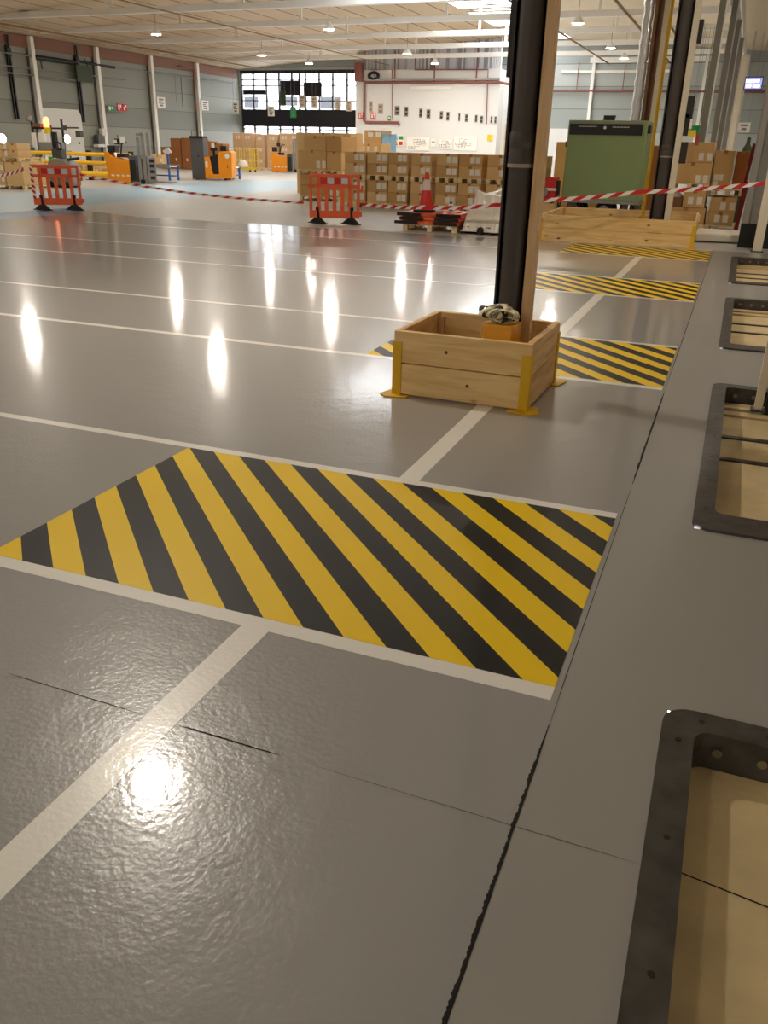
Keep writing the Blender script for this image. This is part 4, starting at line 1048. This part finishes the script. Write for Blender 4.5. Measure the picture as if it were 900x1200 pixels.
# blue conveyor tables
def roller_table(label, loc, rz, L, hgt, screen=False):
    t = thing('roller_table', label, 'table', loc, rz)
    for x in (-L/2, L/2):
        for y in (-.3, .3): B(x-.035, x+.035, y-.035, y+.035, 0, hgt).build('leg', M['blue'], t)
        B(x-.03, x+.03, -.3, .3, .15, .2).build('foot_rail', M['blue'], t)
    B(-L/2, L/2, -.03, .03, .15, .21).build('stretcher', M['blue'], t)
    m = MB(); m.box(-L/2-.08, L/2+.08, -.36, -.32, hgt-.06, hgt+.08); m.box(-L/2-.08, L/2+.08, .32, .36, hgt-.06, hgt+.08); m.build('side_rail', M['grey'], t)
    m = MB(); n = int(L/.12)
    for k in range(n+1): m.tube([(-L/2+k*L/n, -.32, hgt), (-L/2+k*L/n, .32, hgt)], .03, 8)
    m.build('roller', M['silver'], t)
    if screen:
        B(L/2-.04, L/2+.03, -.35, -.28, hgt, 1.05).build('screen_post', M['blue'], t); q = MB(); q.xf = Matrix.Translation((L/2, -.36, 1.12)) @ Matrix.Rotation(.5, 4, 'X') @ Matrix.Rotation(-.4, 4, 'Y'); q.box(-.16, .20, -.02, .02, -.11, .11); q.build('screen', M['white'], t)
    return t
roller_table('blue legged roller table with small tilted screen, left of the two', (-23.15, 32.2, 0), -.03, 1.35, .55, True)
roller_table('blue legged roller table, right of the two, by the grey back plate', (-22.0, 35.2, 0), .05, 1.5, .5)
carton(-23.55, 32.2, .632, .42, .4, .38, 'small carton on the blue roller table beside the first truck', mi=1, labels=())
carton(-23.07, 32.2, .632, .44, .5, .36, 'second small carton on the blue roller table', mi=1, labels=((.85, .4),))
for k in range(3): carton(-28.6+k*.95, 33.6, 0, .8, .6, .45-.06*k, ('low carton under the packing station clutter, leftmost', 'low carton on the floor behind the guard rail', 'low carton right of the black rail post')[k], mi=1)
# brown cartons beyond the trucks, each column of them
k = 0
PLACE = ['left edge of the far brown carton heap', 'second column of the far brown carton heap', 'third column of the far brown carton heap', 'column left of the grey back plate']
for i, (x, hs) in enumerate(((-32.0, (.62, .55)), (-31.3, (.60, .55, .52)), (-30.55, (.60, .58, .52)), (-29.85, (.60, .56, .50)))):
    z = 0
    for j, h in enumerate(hs):
        carton(x, 45.6, z, .68, .8, h, 'brown carton %s, %s' % (('on the floor', 'at mid height', 'on top')[j], PLACE[i]), mt=M['cardbrown'], labels=((.5, .85),) if j == 0 else (), tape=False); z += h
for i, (x, hs) in enumerate(((-28.95, (.8, .75)), (-28.2, (.75, .68)))):
    z = 0
    for j, h in enumerate(hs):
        carton(x, 45.2, z, .70, .7, h, 'brown carton %s, %s of the orange stand-on truck' % (('on the floor', 'on top')[j], ('behind the body', 'right behind the back')[i]), mt=M['cardbrown'], labels=(), tape=False); z += h
# tall film-wrapped pallets below the window
WR = [(-28.35, 1.45, 2.05, 'leftmost tall wrapped pallet load below the window, behind yellow cage'), (-27.2, .62, 2.0, 'narrow wrapped pallet load, second below the window'), (-26.35, .80, 2.02, 'wrapped pallet load in the middle below the window'), (-25.2, 1.35, 2.08, 'wrapped pallet load behind the furthest orange truck')]
for x, w, h, lb in WR:
    t = thing('wrapped_pallet_load', lb, 'pallet load', (x, 48.4, 0))
    a, b = pallet_mesh(w, 1.0); a.build('pallet_deck', M['pallet'], t, smooth=False); b.build('pallet_skid', M['pallet'], t, smooth=False)
    nx = max(1, int(w/.6))
    for j in range(3):
        for i in range(nx):
            c = B(-w/2+.03+i*(w-.06)/nx+.004, -w/2+.03+(i+1)*(w-.06)/nx-.004, -.46, .46, .132+j*(h-.14)/3, .128+(j+1)*(h-.14)/3).build('carton', M['cardpale'], t, bevel=.01)
            for lx in (.35, .62):
                lw = (w-.06)/nx; cx = -w/2+.03+i*lw+lx*lw; zz = .13+(j+.62)*(h-.14)/3
                B(cx-.06, cx+.06, -.464, -.461, zz-.09, zz+.09).build('label', M['label'], c)
    B(-w/2, w/2, -.49, .49, .13, h).build('film', M['wrap'], t, bevel=.03)
t = thing('mesh_cage', 'yellow wire cage trolley in front of the wrapped pallets', 'cage', (-26.55, 44.9, 0))
B(-.72, .72, -.4, .4, .10, .2).build('base', M['signyellow'], t)
m = MB()
for k in range(9): m.tube([(-.68+k*.17, .38, .2), (-.68+k*.17, .38, 1.2)], .018, 6)
for z in (.55, .9, 1.2): m.tube([(-.7, .38, z), (.7, .38, z)], .02, 6)
for x in (-.7, .7):
    for k in range(3): m.tube([(x, -.38+k*.38, .2), (x, -.38+k*.38, 1.2)], .018, 6)
    m.tube([(x, -.38, 1.2), (x, .38, 1.2)], .02, 6)
m.build('wire_panel', M['signyellow'], t)
for x in (-.55, .55): MB().lathe([(.03, -.03), (.05, -.025), (.05, .025), (.03, .03)], (x, -.3, .05), 12, 'y').build('caster', M['rubber'], t); MB().lathe([(.03, -.03), (.05, -.025), (.05, .025), (.03, .03)], (x, .3, .05), 12, 'y').build('caster', M['rubber'], t)
t = thing('white_sack', 'white sack lying in the yellow wire cage', 'sack', (-26.55, 44.8, .201))
MB().lathe([(.30, 0), (.345, .06), (.33, .17), (.24, .28), (.16, .36), (.05, .42), (.01, .43)], (0, 0, 0), 16).build('sack', M['plastic'], t)

# ------------------------------------------------------------------ signs and notices
def sign_x(name, label, cat, y, z, h, w, base, marks, x=-35.62):
    """sign facing +x on the left wall"""
    t = thing(name, label, cat, (x, y, z)); B(-.02, .02, -w/2, w/2, -h/2, h/2).build('board', M[base], t)
    q = MB()
    for a, b, c, d in marks: q.box(.021, .024, a*w, b*w, c*h, d*h)
    q.build('print', M['ink'] if base in ('label', 'white') else M['label'], t)
    return t
DOC = [(-.3, .3, .2, .34), (-.3, .1, .02, .12), (-.3, .3, -.12, -.04), (-.2, .2, -.36, -.2)]
sign_x('bay_sign', 'white notice on the third white post of the left wall', 'sign', 50.2, 3.76, .62, .85, 'label', DOC)
sign_x('bay_sign', 'white notice on the last white post before the window', 'sign', 55.3, 3.80, .62, .9, 'label', DOC)
ARW = [(-.42, -.1, -.3, .3), (.05, .4, -.1, .1), (.05, .2, .1, .3), (.2, .3, -.3, -.1)]
sign_x('exit_sign', 'green exit sign on the left wall beside a red sign', 'sign', 45.15, 3.22, .32, .55, 'signgreen', ARW)
sign_x('fire_sign', 'red fire equipment sign, left of the pair on the left wall', 'sign', 45.85, 3.30, .40, .42, 'red', [(-.35, .0, -.35, .35), (.1, .35, 0, .35)], x=-35.55)
sign_x('fire_sign', 'red fire equipment sign, right of the pair on the left wall', 'sign', 46.35, 3.30, .40, .42, 'red', [(-.3, -.1, -.35, .1), (.0, .35, .1, .35)], x=-35.55)
t = thing('hanging_board', 'dark olive board hanging high on the left wall', 'board', (-35.5, 42.95, 4.88)); B(-.03, .03, -.64, .64, -.42, .42).build('board', M['olive'], t, bevel=.005); q = MB(); q.tube([(0, -.4, .42), (-.2, -.4, .8)], .02, 6); q.tube([(0, .4, .42), (-.2, .4, .8)], .02, 6); q.build('bracket', M['black'], t)

def sign_y(name, label, cat, x, z, w, h, base, marks, y, ink='ink', hang=None, group=None):
    t = thing(name, label, cat, (x, y, z), 0, group); B(-w/2, w/2, -.012, .012, -h/2, h/2).build('board', M[base], t)
    if marks:
        q = MB()
        for a, b, c, d in marks: q.box(a*w, b*w, -.0155, -.0125, c*h, d*h)
        q.build('print', M[ink], t)
    if hang:
        q = MB(); q.tube([(-w*.3, 0, h/2), (-w*.3, 0, hang-z)], .006, 5); q.tube([(w*.3, 0, h/2), (w*.3, 0, hang-z)], .006, 5); q.build('cord', M['ink'], t)
    return t
HY = 57.6; HZ = 6.4
for x, z, w, h, base, lb, mk in (
    (-34.55, 3.76, .50, .78, 'label', 'white notice hanging at the left end of the window', DOC), (-31.68, 3.56, .52, .66, 'label', 'white notice hanging low before the window, left of green one', DOC),
    (-29.94, 3.49, .46, .70, 'signgreen', 'green notice hanging before the dark window panel', DOC), (-29.22, 4.19, .50, .80, 'posterbrown', 'beige notice hanging before the window, left of the middle pair', DOC),
    (-28.3, 4.14, .42, .70, 'posterbrown', 'beige notice hanging before the window, right of the middle pair', DOC), (-26.48, 4.01, .42, .68, 'posterbrown', 'beige notice hanging before the window, left of the right pair', DOC),
    (-25.68, 3.91, .42, .66, 'posterbrown', 'beige notice hanging before the right end of the window', DOC), (-30.72, 4.35, .45, .9, 'olive', 'dark olive notice hanging before the middle of the window', [])):
    sign_y('hanging_notice', lb, 'notice', x, z, w, h, base, mk, HY, hang=HZ)
NOT = [(-24.195, 3.88, .2, .7), (-23.495, 3.76, .36, .62), (-22.294, 3.657, .34, .56), (-21.635, 3.607, .26, .60), (-20.611, 3.527, .22, .55), (-20.064, 3.477, .27, .54), (-19.157, 3.398, .22, .5),
       (-18.706, 3.348, .20, .52), (-17.925, 3.312, .10, .48), (-17.43, 3.252, .20, .46), (-16.77, 3.227, .16, .44), (-16.403, 3.177, .18, .44), (-15.74, 3.173, .12, .42), (-15.47, 3.165, .14, .42)]
for i, (x, z, w, h) in enumerate(NOT):
    sign_y('wall_notice', 'small notice high on the white office wall, %s from the left' % ORD[i], 'notice', x, z, w, h, 'posterbrown' if i < 2 else 'postergrey', [(-.3, .3, .05, .35), (-.3, .3, -.35, -.1)], OY-.05, 'ink' if i < 2 else 'frame')
FIRE = [(-.32, -.08, -.38, .3), (.06, .34, .05, .34), (.14, .28, -.36, 0)]
sign_y('fire_sign', 'red fire sign at the left edge of the white office wall', 'sign', -24.93, 3.33, .34, .38, 'red', FIRE, OY-.05, 'label')
sign_y('fire_sign', 'red fire sign right of the thick red pipe on office wall', 'sign', -24.03, 3.34, .36, .38, 'red', FIRE, OY-.05, 'label')
sign_y('exit_sign', 'small green sign on the white office wall above the red pipe bend', 'sign', -22.85, 3.19, .20, .28, 'signgreen', [(-.3, .3, -.2, .3)], OY-.05, 'label')
t = sign_y('notice_board', 'colourful notice board low on the white office wall', 'notice board', -22.34, 1.82, 1.2, .68, 'label', [], OY-.05)
for nm, col, (a, b, c, d) in (('print', 'purple', (-.48, -.2, .0, .45)), ('print', 'signyellow', (-.15, .1, -.4, -.05)), ('print', 'lightblue', (-.1, .15, .05, .42)), ('print', 'signgreen', (.2, .45, .1, .42)), ('print', 'purple', (-.45, -.25, -.4, -.12)), ('print', 'cone', (.18, .42, -.4, -.05)), ('print', 'ink', (-.05, .12, -.42, -.3))):
    B(a*1.2, b*1.2, -.0155, -.0125, c*.68, d*.68).build(nm, M[col], t)
def plan(label, x, z, w, h, y=OY-.05, seed=1):
    rnd = random.Random(seed); t = thing('floor_plan', label, 'plan drawing', (x, y, z)); B(-w/2, w/2, -.012, .012, -h/2, h/2).build('sheet', M['label'], t)
    q = MB(); e = .018
    for k in range(9):
        a, b = rnd.uniform(-.45, .2)*w, rnd.uniform(-.42, .15)*h; ww, hh = rnd.uniform(.12, .28)*w, rnd.uniform(.15, .3)*h
        q.box(a, a+ww, -.0155, -.0125, b, b+e); q.box(a, a+ww, -.0155, -.0125, b+hh-e, b+hh); q.box(a, a+e, -.0155, -.0125, b, b+hh); q.box(a+ww-e, a+ww, -.0155, -.0125, b, b+hh)
    q.build('line_work', M['ink'], t)
plan('large plan drawing on the office wall right of the colourful board', -20.73, 1.66, 1.6, .85, seed=2)
plan('smaller framed plan drawing between the two large ones', -18.77, 1.66, .95, .6, seed=5)
plan('large plan drawing on the office wall, right one', -17.4, 1.74, 1.6, .85, seed=9)
sign_y('wall_notice', 'faint white sheet between two plan drawings', 'notice', -19.64, 1.72, .35, .5, 'white', [(-.3, .3, .1, .2)], OY-.05)
sign_y('letter_box', 'small yellow box on the white office wall near the door', 'box', -15.76, 2.1, .36, .36, 'signyellow', [(-.2, .2, .1, .3)], OY-.05, 'posterbrown')
# signs over the right stacks
sign_y('hanging_sign', 'white sign hanging right of the second dark post', 'sign', -2.42, 2.56, .44, .36, 'label', [(-.3, .3, .1, .3), (-.2, .2, -.3, -.05)], 38, hang=5.9)
sign_y('hanging_sign', 'white sign hanging beside the first grey dock column', 'sign', -1.85, 2.56, .28, .36, 'label', [(-.3, .3, .1, .3)], 39.5, hang=5.9)
sign_y('hanging_sign', 'white sign hanging beside the grey ribbed dock panel', 'sign', -.30, 2.50, .46, .36, 'label', [(-.3, .3, .1, .3), (-.2, .2, -.3, -.05)], 39.8, hang=5.9)
sign_y('hanging_sign', 'yellow sign on green board above the right cartons', 'sign', -2.18, 2.22, .30, .24, 'signyellow', [], 38.4, hang=5.9)
sign_y('hanging_sign', 'green board behind the yellow sign above the right cartons', 'sign', -2.1, 2.36, .42, .32, 'signgreen', [], 38.7, hang=5.9)
sign_y('red_sign', 'red sign beside the grey column above the right cartons', 'panel', -1.80, 2.05, .42, .28, 'red', [], 38.2, hang=5.9)
t = thing('lit_sign', 'small lit blue and white screen hanging under the overhead truss', 'screen', (-.24, 40.4, 4.12)); B(-.34, .34, -.06, .06, -.24, .24).build('case', M['black'], t); B(-.31, .31, -.064, -.0605, -.2, .2).build('screen', M['screen'], t)
q = MB(); q.box(-.28, .2, -.068, -.0645, .03, .14); q.box(-.26, -.08, -.068, -.0645, -.14, -.04); q.box(.0, .24, -.068, -.0645, -.14, -.06); q.build('lettering', M['screenw'], t)
q = MB(); q.tube([(-.25, 0, .24), (-.25, 0, 1.84)], .01, 5); q.tube([(.25, 0, .24), (.25, 0, 1.84)], .01, 5); q.build('hanger', M['grey'], t)

# ------------------------------------------------------------------ daylight and exposure
w = bpy.data.worlds.new('sky'); SC.world = w; w.use_nodes = True
w.node_tree.nodes['Background'].inputs[0].default_value = (.95, .97, 1.0, 1); w.node_tree.nodes['Background'].inputs[1].default_value = 5.0
SC.view_settings.view_transform = 'Standard'; SC.view_settings.look = 'None'; SC.view_settings.gamma = 1; SC.view_settings.use_curve_mapping = False
SC.view_settings.exposure = 0.78
SC.cycles.use_denoising = True
SC.cycles.max_bounces = 8; SC.cycles.sample_clamp_indirect = 8
